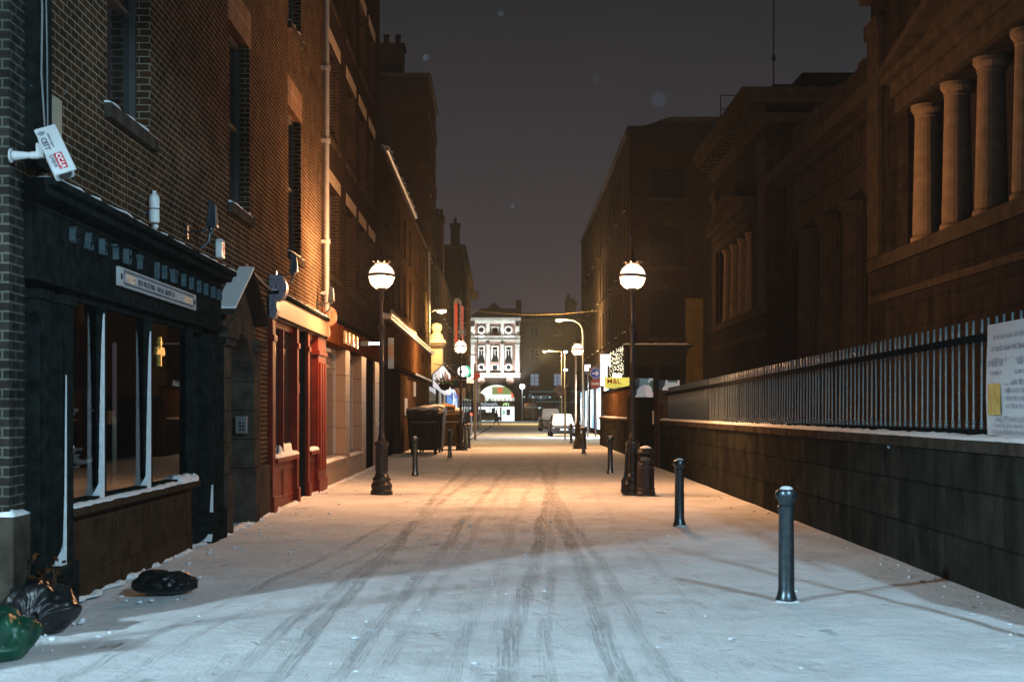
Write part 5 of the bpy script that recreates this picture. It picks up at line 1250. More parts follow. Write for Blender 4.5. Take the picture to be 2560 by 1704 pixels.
for k in range(36): b.ball((random.gauss(0, .28), random.gauss(-.15, .2), abs(random.gauss(.2, .15))), .035, 6, 4)
b.build('blossom', mat('red_white_blossom', (.6, .25, .2), .6, var=.6, scale=12), hb1)
b = MB(); b.tube([(0, 0, .9), (-.5, 0, 1.0)], .02, 6); b.tube([(0, 0, .9), (0, 0, .1)], .008, 4); b.build('bracket', 'black_paint', hb1)
gw = thing('projecting_sign', 'round white lit sign with a green edge right under the far left globe', 'sign', (-3.3, 96, 4.35)); b = MB(); b.disc((0, 0, 0), .36, 1, -.05, .1, n=24); b.build('face', emat('white_round_sign', (.95, .93, .85), 2.2), gw)
b = MB(); b.ring((.06, 0, 0), .36, .44, 1, -.04, .09, n=20, a0=-1.2, a1=1.2); b.build('rim', emat('green_neon', (.05, .65, .35), 1.2), gw)
b = MB(); b.tube([(-.5, 0, .4), (-1.3, 0, .45)], .03, 6); b.build('bracket', 'black_paint', gw)
yw = thing('lit_sign', 'small cream rectangular lit sign left of the white arch', 'sign', (-3.05, 96, 3.75)); b = MB(); b.box(0, .62, -.04, .06, -.19, .19); b.build('face', emat('cream_light_box', (.85, .75, .50), 1.3), yw); b = MB(); b.tube([(0, 0, 0), (-1.3, 0, .1)], .02, 5); b.build('bracket', 'black_paint', yw)
tb = thing('triangular_sign', 'cream triangle sign with a red edge on a post by the far left globe', 'sign', (-3.05, 85, 0)); b = MB(); post(b, 2.9, .05); b.build('post', mat('amber_post', (.45, .30, .12), .5), tb)
b = MB(); b.prism([(-.35, 3.05), (.30, 3.05), (.28, 2.45), (.02, 2.30)], 1, -.08, -.05); b.build('plate', 'cream', tb); b = MB(); b.prism([(-.42, 3.0), (-.34, 3.05), (.10, 2.33), (.02, 2.22)], 1, -.085, -.081); b.build('red_edge', 'sign_red', tb)
bs = left_thing('lit_window_display', 'blue and white lit shop window at the far end of the left row', 'window', 104); b = MB(lxf(104)); b.box(100, 112, -.55, -.1, 1.6, 3.2); b.build('face', patchmat('blue_display', [(.10, .25, .6), (.5, .7, .9), (.05, .12, .4), (.7, .8, .9)], (2, .5, 2), es=.9), bs)
bn2 = thing('hanging_flag', 'pale printed banner hanging beside the cream sign on the left', 'banner', (-2.95, 112, 3.5)); b = MB(); b.hexa([(-.1, 0, -1.1), (.35, 0, -1.2), (.35, .03, -1.2), (-.1, .03, -1.1), (-.1, 0, .4), (.5, 0, .45), (.5, .03, .45), (-.1, .03, .4)]); b.build('cloth', patchmat('printed_cloth', [(.35, .34, .32), (.08, .08, .08), (.5, .48, .45)], (2.2, 2, 1.6), kind='noise'), bn2)
sc_ = thing('bent_pole', 'thin square cornered pole standing against the floodlit facade', 'pole', (-3.25, 130, 0)); b = MB(); b.tube([(-1.2, 0, 9.7), (.1, 0, 9.7), (.1, 0, 0)], .05, 6); b.tube([(-1.0, 0, 6.8), (.1, 0, 6.8)], .05, 6); b.build('tube_frame', mat('pinkish_pole', (.4, .25, .2), .5), sc_)
bk = thing('parked_bicycle', 'snow dusted bicycle leaning between the far left bollards', 'bicycle', (-2.68, 70, 0), rz=1.35)
for x in (-.52, .52):
    b = MB(); b.ring((x, 0, .34), .30, .34, 1, -.02, .02, n=24); b.build('wheel', 'tyre', bk)
b = MB(); b.tube([(-.52, 0, .34), (-.1, 0, .30), (.32, 0, .85), (-.18, 0, .82), (-.1, 0, .30)], .018, 6); b.tube([(-.52, 0, .34), (-.18, 0, .82), (-.2, 0, .95)], .015, 6); b.tube([(.52, 0, .34), (.34, 0, .78), (.30, 0, 1.0)], .018, 6); b.tube([(.30, -.25, 1.02), (.30, .25, 1.02)], .014, 6); b.build('frame', 'bin', bk)
b = MB(); b.ball((-.2, 0, .98), .11, 10, 6, sc=(1.2, .7, .35)); b.build('saddle', 'snow', bk)
fb = thing('fallen_branch', 'thin bent stick lying on the snow by the cream post', 'stick', (-1.95, 82.5, 0)); b = MB(); b.tube([(-.45, -.3, .03), (-.2, 0, .18), (.5, .2, .62), (.75, .3, .80)], .025, 5); b.ball((.72, .28, .80), .05, 6, 5); b.build('branch', 'dark_wood', fb)
cbw = thing('overhead_cable', 'thin cable strung across the street below the far chimneys', 'cable', (0, 100, 0)); b = MB(); b.tube([(-5 + 11 * i / 16, 0, 9.1 - .4 * i / 16 - .45 * math.sin(PI * i / 16)) for i in range(17)], .007, 5); b.build('cable', mat('cable_sheath', (.30, .22, .12), .5), cbw)
# ------------------------------------------------------------------ cars
def make_car(label, loc, rz_, paint, w_=1.72, l_=4.2, h_=1.42, snowy=True, suv=False):
    r = thing('parked_car', label, 'car', loc, rz_, 'cars at the far end of the street')
    # nose towards -y; lofted cross-sections (y, half width, z bottom, z shoulder)
    b = MB(); hz = h_ * (.62 if suv else .60)
    st = [(-l_ / 2, .36, .38, hz * .70), (-l_ / 2 + .12, .44, .24, hz * .80), (-l_ / 2 + .5, .49, .18, hz * .90), (-l_ * .22, .5, .17, hz), (l_ * .2, .5, .17, hz * 1.03), (l_ * .4, .485, .2, hz * 1.02), (l_ / 2, .42, .34, hz * .95)]
    R = []
    for (y, k, z0, z1) in st:
        W = w_ * k; R.append([b.P(p) for p in ((-W * .86, y, z0), (-W, y, z0 + .16), (-W, y, z1 - .12), (-W * .90, y, z1), (W * .90, y, z1), (W, y, z1 - .12), (W, y, z0 + .16), (W * .86, y, z0))])
    for A_, B_ in zip(R, R[1:]):
        for k in range(8): b.f.append([A_[k], A_[(k + 1) % 8], B_[(k + 1) % 8], B_[k]])
    b.f.append(R[0][::-1]); b.f.append(R[-1]); b.build('body', paint, r, bevel=.04)
    y0, y1, y2, y3 = -l_ * .22, -l_ * .06, l_ * (.36 if suv else .24), l_ * .45
    g = MB(); P = [(-w_ * .45, y0, hz - .02), (w_ * .45, y0, hz - .02), (w_ * .45, y3, hz), (-w_ * .45, y3, hz), (-w_ * .36, y1, h_ - .03), (w_ * .36, y1, h_ - .03), (w_ * .36, y2, h_ - .03), (-w_ * .36, y2, h_ - .03)]
    g.hexa(P); g.build('window', 'pane', r, bevel=.03)
    g = MB(); g.hexa([(-w_ * .37, y1 - .03, h_ - .04), (w_ * .37, y1 - .03, h_ - .04), (w_ * .37, y2 + .03, h_ - .04), (-w_ * .37, y2 + .03, h_ - .04), (-w_ * .33, y1 + .05, h_), (w_ * .33, y1 + .05, h_), (w_ * .33, y2 - .05, h_), (-w_ * .33, y2 - .05, h_)])
    for sx in (-1, 1): g.tube([(sx * w_ * .455, y0, hz - .02), (sx * w_ * .365, y1, h_ - .03), (sx * w_ * .365, y2, h_ - .03), (sx * w_ * .455, y3, hz)], .03, 6)
    g.build('roof', paint, r)
    if snowy:
        g = MB(); g.hexa([(-w_ * .36, y1 - .05, h_ - .01), (w_ * .36, y1 - .05, h_ - .01), (w_ * .35, y2, h_ - .01), (-w_ * .35, y2, h_ - .01), (-w_ * .31, y1, h_ + .07), (w_ * .31, y1, h_ + .07), (w_ * .30, y2 - .1, h_ + .07), (-w_ * .30, y2 - .1, h_ + .07)])
        g.hexa([(-w_ * .42, y0 - .02, hz + .03), (w_ * .42, y0 - .02, hz + .03), (w_ * .35, y1 - .05, h_ - .01), (-w_ * .35, y1 - .05, h_ - .01), (-w_ * .42, y0 - .06, hz + .06), (w_ * .42, y0 - .06, hz + .06), (w_ * .35, y1 - .1, h_ + .03), (-w_ * .35, y1 - .1, h_ + .03)])
        g.hexa([(-w_ * .43, -l_ / 2 + .3, hz * .86), (w_ * .43, -l_ / 2 + .3, hz * .86), (w_ * .44, y0 - .03, hz), (-w_ * .44, y0 - .03, hz), (-w_ * .40, -l_ / 2 + .36, hz * .90), (w_ * .40, -l_ / 2 + .36, hz * .90), (w_ * .42, y0 - .03, hz + .06), (-w_ * .42, y0 - .03, hz + .06)])
        g.build('snow', 'snow', r, bevel=.03)
    for sx in (-1, 1):
        g = MB(); g.ball((sx * w_ * .36, -l_ / 2 + .10, hz * .66), .15, 12, 8, sc=(1.2, .5, .6)); g.build('headlight', 'headlight', r, smooth=True)
        g = MB(); g.ball((sx * w_ * .54, y0 + .25, hz + .06), .11, 10, 6, sc=(1, .5, .7)); g.build('mirror', paint, r, smooth=True)
        for yy in (-l_ * .31, l_ * .30):
            g = MB(); g.disc((sx * w_ * .45, yy, .31), .31, 0, min(sx * w_ * .40, sx * w_ * .505), max(sx * w_ * .40, sx * w_ * .505), n=20); o = g.build('wheel', 'tyre', r)
            g = MB(); g.disc((sx * w_ * .5, yy, .31), .19, 0, min(sx * w_ * .50, sx * w_ * .512), max(sx * w_ * .50, sx * w_ * .512), n=14); g.build('rim', 'metal', o)
    g = MB(); g.box(-w_ * .22, w_ * .22, -l_ / 2 - .02, -l_ / 2 + .02, hz * .50, hz * .62); g.box(-w_ * .33, w_ * .33, -l_ / 2 + .0, -l_ / 2 + .1, .30, .38); g.build('grille', 'dark', r)
    g = MB(); g.box(-.26, .26, -l_ / 2 - .035, -l_ / 2 - .021, .42, .53); g.build('number_plate', 'white', r)
    return r
make_car('small snow covered car parked nearest, facing the viewer in bright light', (3.32, 94.5, 0), .03, 'car_paint')
make_car('larger brownish car parked behind the small one, snow on its windscreen', (3.2, 119, 0), .03, 'car_paint2', w_=1.82, l_=4.6, h_=1.80, suv=True)
make_car('dark car passing in front of the lit arch', (-3.7, 222, 0), 1.57, 'car_paint', snowy=False)

# ------------------------------------------------------------------ people, far off
def person(label, loc, rz_, step=.22, hood=False):
    me = bpy.data.meshes.new('person'); 
    V = [(0, 0, .95), (0, 0, 1.12), (0, -.01, 1.38), (0, -.02, 1.50), (0, -.03, 1.62), (0, -.02, 1.73),
         (-.10, 0, .90), (-.11, -step, .50), (-.11, -step * 1.1, .08), (-.11, -step * 1.1 - .16, .03),
         (.10, 0, .90), (.11, step * .6, .50), (.11, step * 1.4, .10), (.11, step * 1.4 - .14, .03),
         (-.20, 0, 1.40), (-.26, .10, 1.12), (-.25, -.02, .88), (-.25, -.06, .80), (.20, 0, 1.40), (.26, -.10, 1.12), (.25, -.18, .90), (.25, -.22, .82)]
    E_ = [(0, 1), (1, 2), (2, 3), (3, 4), (4, 5), (0, 6), (6, 7), (7, 8), (8, 9), (0, 10), (10, 11), (11, 12), (12, 13), (2, 14), (14, 15), (15, 16), (16, 17), (2, 18), (18, 19), (19, 20), (20, 21)]
    R_ = [.17, .16, .17, .065, .105, .09, .11, .085, .055, .04, .11, .085, .055, .04, .08, .06, .045, .04, .08, .06, .045, .04]
    me.from_pydata(V, E_, []); o = bpy.data.objects.new('person', me); COL.objects.link(o); o.location = loc; o.rotation_euler = (0, 0, rz_)
    md = o.modifiers.new('skin', 'SKIN')
    if not me.skin_vertices: me.skin_vertices
    for i, rr in enumerate(R_): me.skin_vertices[0].data[i].radius = (rr, rr * .85)
    me.skin_vertices[0].data[0].use_root = True
    o.modifiers.new('sub', 'SUBSURF').render_levels = 2
    me.materials.append(M['cloth']); tag(o, label, 'person')
    b = MB(); b.ball((0, -.09, 1.66), .085, 12, 8, sc=(.9, .55, 1.1)); b.ball((0, -.145, 1.655), .02, 6, 5); b.build('face', 'skin', o, smooth=True)
    b = MB(); b.ball((0, .0, 1.70), .12, 12, 8, sc=(1, 1, .85)); b.build('hair', 'cloth', o, smooth=True)
    return o
person('person in dark clothing walking across the far end of the street', (-1.85, 168, 0), 1.2, .28)
person('person in dark clothes standing beside the car in front of the arch', (-3.1, 224, 0), .3, .05)
person('person in dark clothes farther left beside the car before the arch', (-4.2, 225, 0), -.3, .05)

# ------------------------------------------------------------------ end of the street: floodlit hall with the arch, dark terrace
EY = 232.0
H = thing('floodlit_hall', 'white floodlit classical facade with an arch at the end of the street', 'building', (-2.85, EY, 0))
X0 = -2.85
def ex(px): return (px - 1178) / 14.1 - X0
def ez(py): return 1.7 + (944 - py) / 14.1
def part(name, m, fn, parent=None, **k):
    b = MB(); fn(b); return b.build(name, m, parent or H, **k)
M['pink_brick'] = mat('pale_pink_brick', (.26, .165, .135), .85, var=.2, scale=3)
M['white_stone'] = mat('white_painted_stone', (.66, .65, .60), .8, var=.12, scale=2)
W0, W1 = ex(1083), ex(1197)
def archf(q):
    # face with the arch cut out
    ax_, aw, zs, zt = ex(1142), 2.94, 3.54, 5.9
    q.quad((W0, 0, 0), (ax_ - aw, 0, 0), (ax_ - aw, 0, 7.1), (W0, 0, 7.1)); q.quad((ax_ + aw, 0, 0), (W1, 0, 0), (W1, 0, 7.1), (ax_ + aw, 0, 7.1))
    n = 24
    for k in range(n):
        t0, t1 = PI * k / n, PI * (k + 1) / n
        p = [(ax_ - aw * math.cos(t), zs + (zt - zs) * math.sin(t)) for t in (t0, t1)]
        q.quad((p[0][0], 0, p[0][1]), (p[1][0], 0, p[1][1]), (p[1][0], 0, 7.1), (p[0][0], 0, 7.1))
        q.quad((p[0][0], 0, p[0][1]), (p[1][0], 0, p[1][1]), (p[1][0], 1.2, p[1][1]), (p[0][0], 1.2, p[0][1]))
    for s_ in (-1, 1): q.quad((ax_ + s_ * aw, 0, 0), (ax_ + s_ * aw, 1.2, 0), (ax_ + s_ * aw, 1.2, zs), (ax_ + s_ * aw, 0, zs))
def wallf(q):
    q.quad((W0, 0, 7.1), (W1, 0, 7.1), (W1, 0, 16.4), (W0, 0, 16.4))
    q.quad((W0, 0, 0), (W0, 12, 0), (W0, 12, 16.4), (W0, 0, 16.4)); q.quad((W1, 0, 0), (W1, 12, 0), (W1, 12, 16.4), (W1, 0, 16.4)); q.quad((W0, 12, 0), (W1, 12, 0), (W1, 12, 16.4), (W0, 12, 16.4))
part('wall', 'pink_brick', wallf)
part('arch_surround', mat('brown_arch_stone', (.035, .024, .018), .7, var=.3), archf)
part('cornice', 'white_stone', lambda q: (q.box(W0 - .4, W1 + .1, -.9, .3, 16.35, 16.8), q.box(W0 - .1, W1, -.3, .0, 15.9, 16.3), q.box(W0 - .1, W1, -.5, 0, 13.55, 13.9), q.box(W0 + .35, W1 - .35, -.28, 0, 12.95, 13.35), q.box(W0, W0 + .35, -.35, 0, 12.9, 13.4), q.box(W1 - .35, W1, -.35, 0, 12.9, 13.4), q.box(W0, W1, -.45, 0, 7.55, 7.8), q.box(W0, W1, -.25, 0, 7.1, 7.3), [q.box(W0 + .5 + i * .4, W0 + .68 + i * .4, -.4, -.29, 13.1, 13.3) for i in range(18)]))
pil = [(1083, 1092), (1119.5, 1127), (1152, 1159), (1186, 1195)]
for i, (p0, p1) in enumerate(pil):
    part('pilaster', 'white_stone', lambda q: (q.box(ex(p0), ex(p1), -.3, -.002, 13.9, 15.9), q.box(ex(p0), ex(p1), -.25, -.002, 7.8, 12.9), q.box(ex(p0) - .06, ex(p1) + .06, -.33, -.002, 12.2, 12.5)))
    if i in (0, 3): part('urn', 'stone_dark', lambda q: q.prism([(ex(p0) - .1, 16.3), (ex(p1) + .1, 16.3), (ex(p1) - .08, 15.4), (ex(p0) + .08, 15.4)], 1, -.6, -.31))
    else: part('capital', 'stone_dark', lambda q: q.prism([(ex(p0) - .05, 12.9), (ex(p1) + .05, 12.9), (ex((p0 + p1) / 2), 12.45)], 1, -.42, -.34))
for px in (1107.5, 1139, 1170):
    x = ex(px)
    o = part('window', 'white_stone', lambda q: (q.box(x - .62, x - .36, -.10, -.002, 9.8, 12.3), q.box(x + .36, x + .62, -.10, -.002, 9.8, 12.3), q.box(x - .36, x + .36, -.10, -.002, 12.05, 12.3), q.box(x - .05, x + .05, -.06, -.012, 9.85, 11.6), q.box(x - .36, x + .36, -.06, -.012, 11.5, 11.62)))
    part('pane', 'pane', lambda q: q.box(x - .36, x + .36, -.012, -.003, 9.85, 12.05), o)
    part('balconet', 'dark_wood', lambda q: q.prism([(x - .62, 9.62), (x + .62, 9.62), (x + .4, 10.3), (x - .4, 10.3)], 1, -.3, -.11), o)
    rd = px != 1139
    if rd:
        o = part('window', 'white_stone', lambda q: (q.ring((x, 0, 14.85), .42, .68, 1, -.12, -.002, n=24), q.ring((x, 0, 8.75), .36, .6, 1, -.1, -.002, n=20)))
        part('pane', 'pane', lambda q: (q.disc((x, 0, 14.85), .42, 1, -.02, -.003), q.disc((x, 0, 8.75), .36, 1, -.02, -.003)), o)
        part('hood', 'stone_dark', lambda q: (q.prism([(x - .6, 15.4), (x, 15.85), (x + .6, 15.4), (x, 15.62)], 1, -.2, -.002), q.prism([(x - .6, 9.25), (x, 9.6), (x + .6, 9.25), (x, 9.4)], 1, -.2, -.002)), o)
    else:
        o = part('window', 'white_stone', lambda q: (q.box(x - .68, x - .42, -.12, -.002, 14.3, 15.4), q.box(x + .42, x + .68, -.12, -.002, 14.3, 15.4), q.box(x - .42, x + .42, -.12, -.002, 15.2, 15.4), q.box(x - .6, x - .4, -.1, -.002, 8.3, 9.2), q.box(x + .4, x + .6, -.1, -.002, 8.3, 9.2), q.box(x - .4, x + .4, -.1, -.002, 9.1, 9.2)))
        part('pane', 'pane', lambda q: (q.box(x - .42, x + .42, -.02, -.003, 14.3, 15.2), q.box(x - .4, x + .4, -.02, -.003, 8.3, 9.1)), o)
for px in (1107, 1173): part('roundel', mat('rose_roundel', (.40, .24, .20), .8, var=.2), lambda q: (q.disc((ex(px), 0, 6.55), .48, 1, -.16, -.125, n=24), q.ring((ex(px), 0, 6.55), .48, .62, 1, -.2, -.125, n=24)))
part('roof', 'roof', lambda q: (q.hexa([(W0 - .3, -.6, 16.8), (W1, -.6, 16.8), (W1, 12, 16.8), (W0 - .3, 12, 16.8), (W0 + 1.6, 5, 18.7), (W1 - .3, 5, 18.7), (W1 - .3, 6, 18.7), (W0 + 1.6, 6, 18.7)]), q.prism([(ex(1118), 18.6), (ex(1136), 19.6), (ex(1155), 18.6)], 1, 4, 7)))
part('chimney', 'brick2', lambda q: q.box(ex(1187), ex(1200), 4, 6, 17, 20.0))
# inside the arch
ah = part('shop_wall', emat('lit_white_interior', (.70, .80, .70), 1.7), lambda q: q.quad((ex(1098), 1.3, 3.2), (ex(1186), 1.3, 3.2), (ex(1186), 1.3, 6.2), (ex(1098), 1.3, 6.2)))
part('wall_poster', emat('olive_poster', (.25, .34, .12), .8), lambda q: q.box(ex(1132), ex(1178), 1.2, 1.28, ez(907), ez(889)), ah)
part('poster_emblem', emat('orange_poster', (.75, .18, .08), .9), lambda q: (q.box(ex(1144), ex(1156), 1.17, 1.199, ez(903), ez(890)), q.box(ex(1176), ex(1185), 1.17, 1.199, ez(918), ez(902))), ah)
part('lantern', patchmat('row_of_lanterns', [(.8, .85, .8), (.3, .45, .25), (.85, .8, .6), (.75, .8, .8), (.1, .25, .2)], (2.4, 1, 2), es=.8), lambda q: [q.ball((ex(1108 + 9 * i), 1.0, ez(919)), .36, 10, 8, sc=(.8, .4, 1)) for i in range(9)], ah)
part('fascia', mat('black_fascia', (.012, .016, .018), .4), lambda q: q.box(ex(1099), ex(1184.5), .3, .5, ez(935), ez(921.5)), ah)
part('fascia_lettering', emat('pale_blue_letter', (.55, .75, .95), 1.0), lambda q: q.text("McDonald's", .78, lambda x, y, z: (ex(1104) + x, .27 - z, ez(932.5) + y), ext=.02, sx=.78), ah)
part('fascia_emblem', emat('pale_green_emblem', (.55, .95, .45), 1.4), lambda q: [q.ring((ex(1161.5 + dx), 0, ez(930.5)), .16, .28, 1, .25, .29, n=14, a0=0, a1=PI) for dx in (0, 5.6)] + [q.box(ex(1161.5 + dx) - .06, ex(1161.5 + dx) + .06, .25, .29, ez(933), ez(930.5)) for dx in (-2.9, 2.8, 8.5)], ah)
part('shop_front', emat('lit_white_front', (.80, .88, .90), 1.7), lambda q: (q.quad((ex(1099), 1.0, 0), (ex(1185), 1.0, 0), (ex(1185), 1.0, ez(935)), (ex(1099), 1.0, ez(935)))), ah)
part('shop_pane', patchmat('shop_pane_pattern', [(.03, .04, .05), (.12, .10, .14), (.4, .5, .6), (.05, .05, .06)], (1.6, 1, 1.4), es=.35), lambda q: (q.box(ex(1101), ex(1117), .9, .98, ez(966), ez(941)), q.box(ex(1131), ex(1137), .9, .98, ez(966), ez(938)), q.box(ex(1165), ex(1174), .9, .98, ez(955), ez(941))), ah)
part('shop_notice', emat('mint_notice', (.30, .75, .50), .8), lambda q: (q.box(ex(1156), ex(1162), .9, .98, ez(954), ez(943)), q.box(ex(1118), ex(1126), .9, .98, ez(968), ez(961))), ah)
part('door_frame', 'frame', lambda q: (q.box(ex(1137), ex(1139), .85, .98, 0, ez(936)), q.box(ex(1150), ex(1154), .85, .98, 0, ez(936)), q.box(ex(1126), ex(1128), .85, .98, 0, ez(936))), ah)
# floodlights set on the ledges
for (x, y, z, tx, tz, e_) in ((-6.2, -3.2, 5.2, -5.8, 11.5, 600), (-2.85, -3.6, 4.8, -2.85, 11.5, 850), (.6, -3.2, 5.2, .3, 11.5, 600), (-5.2, -1.5, 13.2, -5.2, 16.2, 90), (-.5, -1.5, 13.2, -.5, 16.2, 90)):
    o = lamp('facade_floodlight', 'SPOT', (x, EY + y, z), e_ * 5.5, (.90, .98, 1.0), .12, spot=rad(95), blend=.6); aim(o, (tx, EY, tz))
T_ = thing('dark_terrace', 'dark unlit terrace with two bluish windows beyond the parked cars', 'building', (1.4, EY, 0))
def px2(px): return (px - 1178) / 14.1 - 1.4
def tpart(name, m, fn, parent=None, **k):
    b = MB(); fn(b); return b.build(name, m, parent or T_, **k)
tpart('wall', 'brick2', lambda q: q.box(.0, 14, .4, 12, 0, 16.2))
tpart('parapet', 'stone_dark', lambda q: q.box(0, 14, .0, .4, 16.2, 16.6))
tpart('roof', 'roof', lambda q: q.hexa([(0, .4, 16.6), (14, .4, 16.6), (14, 12, 16.6), (0, 12, 16.6), (0, 4, 17.9), (14, 4, 17.9), (14, 8, 17.9), (0, 8, 17.9)]))
tpart('chimney', 'brick2', lambda q: (q.box(px2(1303), px2(1320), 4, 6, 17, 20.2), q.lathe([(.25, 0), (.2, .9), (.26, 1.0)], px2(1311), 5, 10, 20.2)))
tpart('chimney_weeds', mat('roof_weeds', (.04, .06, .03), .8, var=.4), lambda q: [q.quad(*[tuple(Vector((px2(1319) + random.gauss(0, .35), 5, 19.3 + random.gauss(0, .6))) + Vector((random.uniform(-.15, .15), random.uniform(-.1, .1), random.uniform(-.15, .15)))) for _ in range(4)]) for k in range(120)])
def twin(x0, x1, z0, z1, pane):
    o = tpart('window', 'frame', lambda q: (q.box(x0 - .12, x0, .25, .39, z0, z1), q.box(x1, x1 + .12, .25, .39, z0, z1), q.box(x0, x1, .25, .39, z1, z1 + .12), q.box(x0, x1, .25, .39, z0 - .12, z0), q.box((x0 + x1) / 2 - .04, (x0 + x1) / 2 + .04, .3, .38, z0, z1), [q.box(x0, (x0 + x1) / 2 - .04, .3, .38, z0 + (z1 - z0) * i / 3 - .03, z0 + (z1 - z0) * i / 3 + .03) for i in (1, 2)], [q.box((x0 + x1) / 2 + .04, x1, .3, .38, z0 + (z1 - z0) * i / 3 - .03, z0 + (z1 - z0) * i / 3 + .03) for i in (1, 2)]))
    tpart('pane', pane, lambda q: q.quad((x0, .385, z0), (x1, .385, z0), (x1, .385, z1), (x0, .385, z1)), o)
bluep = emat('dim_blue_window', (.18, .27, .42), .55)
for p0, p1 in ((1221, 1239), (1275, 1292)):
    twin(px2(p0), px2(p1), ez(886), ez(860), bluep); twin(px2(p0), px2(p1), ez(771), ez(754), 'pane'); twin(px2(p0), px2(p1), ez(828), ez(803), 'pane')
sfz = tpart('shopfront', 'dark_wood', lambda q: (q.box(.1, 13.5, -.3, .4, ez(920), ez(902)), q.box(.1, 13.5, -.45, .4, ez(902), ez(899)), q.box(.1, 13.5, -.4, .4, ez(925), ez(922)), [q.box(.2 + i * 2.6, .6 + i * 2.6, -.2, .4, 0, ez(925)) for i in range(6)]))
tpart('cool_edge', emat('teal_strip', (.18, .40, .45), .35), lambda q: (q.box(1.5, 10, -.47, -.451, ez(901), ez(900)), q.box(2.5, 10.5, -.42, -.401, ez(924), ez(923)), q.box(.4, 3.6, -.1, .0, ez(937), ez(936))), sfz)
tpart('sign_lettering', emat('dim_teal_script', (.12, .25, .30), .5), lambda q: q.text("Flanagans", 1.1, lambda x, y, z: (px2(1216) + x, -.33 - z, ez(917) + y), ext=.01, sx=.85), sfz)
tpart('spot_lamp', emat('teal_spot', (.5, .8, .9), 1.5), lambda q: [q.ball((px2(p), -.6, ez(913)), .10, 8, 6) for p in (1206, 1226, 1244, 1265, 1290)] + [q.ball((px2(1241), -.3, ez(938)), .14, 8, 6)], sfz)
tpart('shop_window', 'pane', lambda q: [q.box(.6 + i * 2.6, 2.8 + i * 2.6, .1, .3, .6, ez(927)) for i in range(5)], sfz)

# two unseen posts whose long shadows cross the foreground snow stand just outside the frame
for (x, y, h, lab) in ((-5.2, 8.0, 4.2, 'grey sign post on the cross street at the left'), (4.08, 10.2, 3.2, 'grey sign post by the wall at the right')):
    t = thing('sign_post', lab, 'post', (x, y, 0)); b = MB(); post(b, h, .045); b.build('post', 'pole', t)

uc = thing('shadow_cabinet', 'unseen grey cabinet added to cast a shadow on the near left snow', 'cabinet', (-4.75, 8.35, 0), .3)  # invented box out of view, there only for its shadow
b = MB(); b.box(-.45, .45, -.2, .2, 0, 1.25); b.box(-.48, .48, -.23, .23, 1.25, 1.31); b.build('cabinet_body', 'pole', uc, bevel=.01)
b = MB(); b.box(-.40, -.01, -.212, -.2, .1, 1.18).box(.01, .40, -.212, -.2, .1, 1.18); b.build('door', 'pole', uc)

# loose clods and drifted snow along the wall feet
b = MB(); rc = random.Random(11)
def clod(x, y, r):
    n0 = len(b.v); b.ball((x, y, r * .25), r, 7, 5, sc=(rc.uniform(.8, 1.5), rc.uniform(.8, 1.4), rc.uniform(.45, .8)), jit=.5)
for i in range(420):
    y = 5.5 + 30 * rc.random() ** 1.6
    if rc.random() < .55: x = LX(y) + .12 + abs(rc.gauss(0, .35)) + .1
    elif rc.random() < .5: x = 4.3 - abs(rc.gauss(0, .3))
    else: x = rc.uniform(-2.8, 2.8)
    clod(x, y, rc.uniform(.006, .022) * (1.4 if rc.random() < .1 else 1))
tag(b.build('snow_clods', 'snow', smooth=True), 'small loose clods of snow kicked about the street', 'snow', kind='stuff')
b = MB(lxf(0))
b.lumps(11.4, 19.2, -.10, .02, .0, .028, step=.05, seed=21, ragged=.8, amp=1.0); b.lumps(19.2, 30.6, -.14, .02, .0, .03, step=.06, seed=23, ragged=.8, amp=1.0); b.lumps(30.7, 45, -.12, .03, .0, .03, step=.08, seed=25, ragged=.8, amp=1.0)
tag(b.build('snow_drift', 'snow', smooth=True, loc=(-3.792, 0, 0)), 'thin ragged snow drift along the foot of the left shopfronts', 'snow', kind='stuff').rotation_euler.z = math.atan(.009)

# ------------------------------------------------------------------ falling snow
b = MB()
rs_ = random.Random(3)
for i in range(34):
    y = rs_.uniform(4, 22); x = rs_.uniform(-.36, .36) * y; z = 1.7 + rs_.uniform(-.17, .29) * y
    b.ball((x, y, z), rs_.uniform(.0014, .0028), 6, 5)
for px, py, y, r_ in ((1515, 230, 1.1, .0012), (980, 133, 2.6, .0018), (1178, 475, 4, .002), (1372, 180, 2.2, .001), (1152, 32, 2.6, .0013)):
    b.ball(((px - 1178) * y / 3272, y, 1.7 + (944 - py) * y / 3272), r_, 8, 6)
tag(b.build('falling_snow', mat('snowflake', (.30, .32, .38), .8, var=.05)), 'sparse snowflakes drifting in the air', 'snow', kind='stuff')

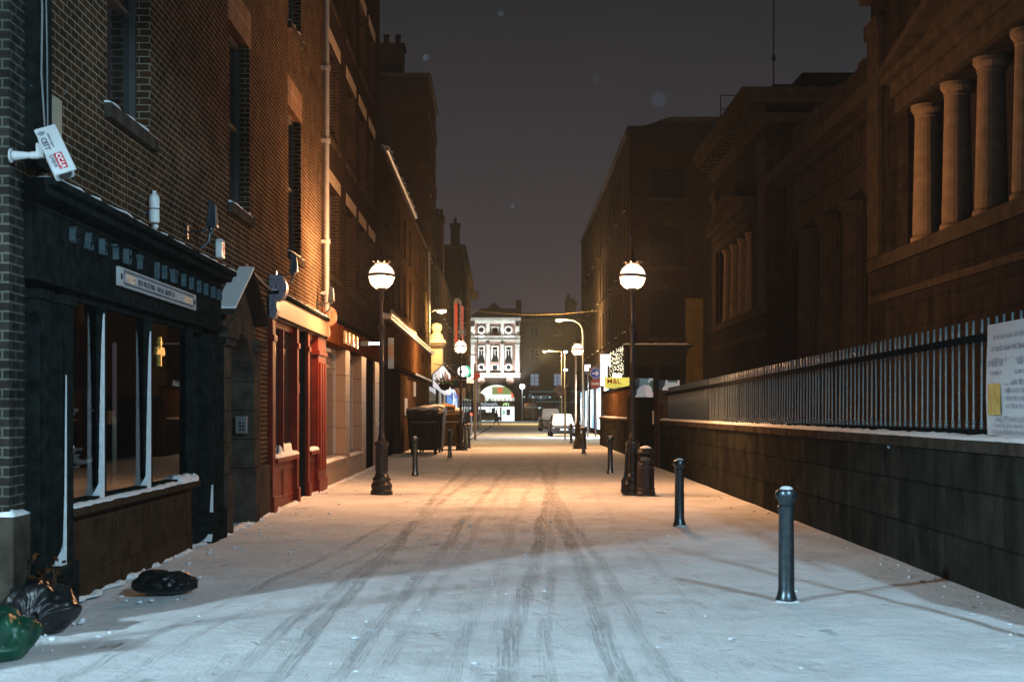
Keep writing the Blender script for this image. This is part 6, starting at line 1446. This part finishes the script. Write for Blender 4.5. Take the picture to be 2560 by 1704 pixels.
# ------------------------------------------------------------------ far-apart pieces of a part become parts of their own
def split_pieces(o, gap=.12):
    me = o.data; nv = len(me.vertices); par = list(range(nv))
    def find(i):
        while par[i] != i: par[i] = par[par[i]]; i = par[i]
        return i
    for e in me.edges:
        a_, c_ = find(e.vertices[0]), find(e.vertices[1])
        if a_ != c_: par[a_] = c_
    isl = {}
    for v in me.vertices: isl.setdefault(find(v.index), []).append(v.index)
    boxes = []
    for k, vs in isl.items():
        cs = [me.vertices[i].co for i in vs]
        boxes.append([set([k]), [min(c[i] for c in cs) - gap / 2 for i in range(3)], [max(c[i] for c in cs) + gap / 2 for i in range(3)]])
    ch = True
    while ch:
        ch = False
        for i in range(len(boxes)):
            for j in range(i + 1, len(boxes)):
                A_, B_ = boxes[i], boxes[j]
                if all(A_[1][t] <= B_[2][t] and B_[1][t] <= A_[2][t] for t in range(3)):
                    boxes[i] = [A_[0] | B_[0], [min(A_[1][t], B_[1][t]) for t in range(3)], [max(A_[2][t], B_[2][t]) for t in range(3)]]; boxes.pop(j); ch = True; break
            if ch: break
    if len(boxes) < 2: return
    base = o.name.split('.')[0]; kids = list(o.children)
    for ks, lo, hi in boxes:
        ids = [i for k in ks for i in isl[k]]; mp = {v: q for q, v in enumerate(ids)}
        m2 = bpy.data.meshes.new(base); m2.from_pydata([me.vertices[i].co[:] for i in ids], [], [[mp[v] for v in p.vertices] for p in me.polygons if p.vertices[0] in mp])
        for m_ in me.materials: m2.materials.append(m_)
        sm = me.polygons[0].use_smooth
        for p in m2.polygons: p.use_smooth = sm
        c = o.copy(); c.data = m2; COL.objects.link(c)
        for kd in kids:
            if kd.parent == o: kd.parent = c
    bpy.data.objects.remove(o)
for o in [q for q in bpy.data.objects if q.type == 'MESH' and q.parent and q.name.split('.')[0] in ('pilaster', 'plinth', 'ground_floor_wall', 'ground_floor_opening', 'snow', 'glazing', 'lit_window', 'shop_pane', 'shop_notice', 'shop_window', 'chimney', 'pier', 'meter_box', 'string_course', 'poster_emblem', 'window_frame', 'stair', 'string', 'arrow', 'pane', 'hood', 'clamp', 'cornice', 'parapet', 'sill')]:
    split_pieces(o)
# ------------------------------------------------------------------ snowy night air
hz = MB(); hz.box(-255, 255, -105, 405, -1.5, 32)
m = bpy.data.materials.new('night_haze'); m.use_nodes = True; n = m.node_tree.nodes; n.clear()
o = n.new('ShaderNodeOutputMaterial'); v = n.new('ShaderNodeVolumePrincipled'); v.inputs['Color'].default_value = (.84, .92, .95, 1); v.inputs['Density'].default_value = .00045; v.inputs['Anisotropy'].default_value = .3
m.node_tree.links.new(v.outputs[0], o.inputs['Volume'])
tag(hz.build('haze', m), 'thin snowy night haze', None, kind='stuff')
cy.volume_bounces = 0
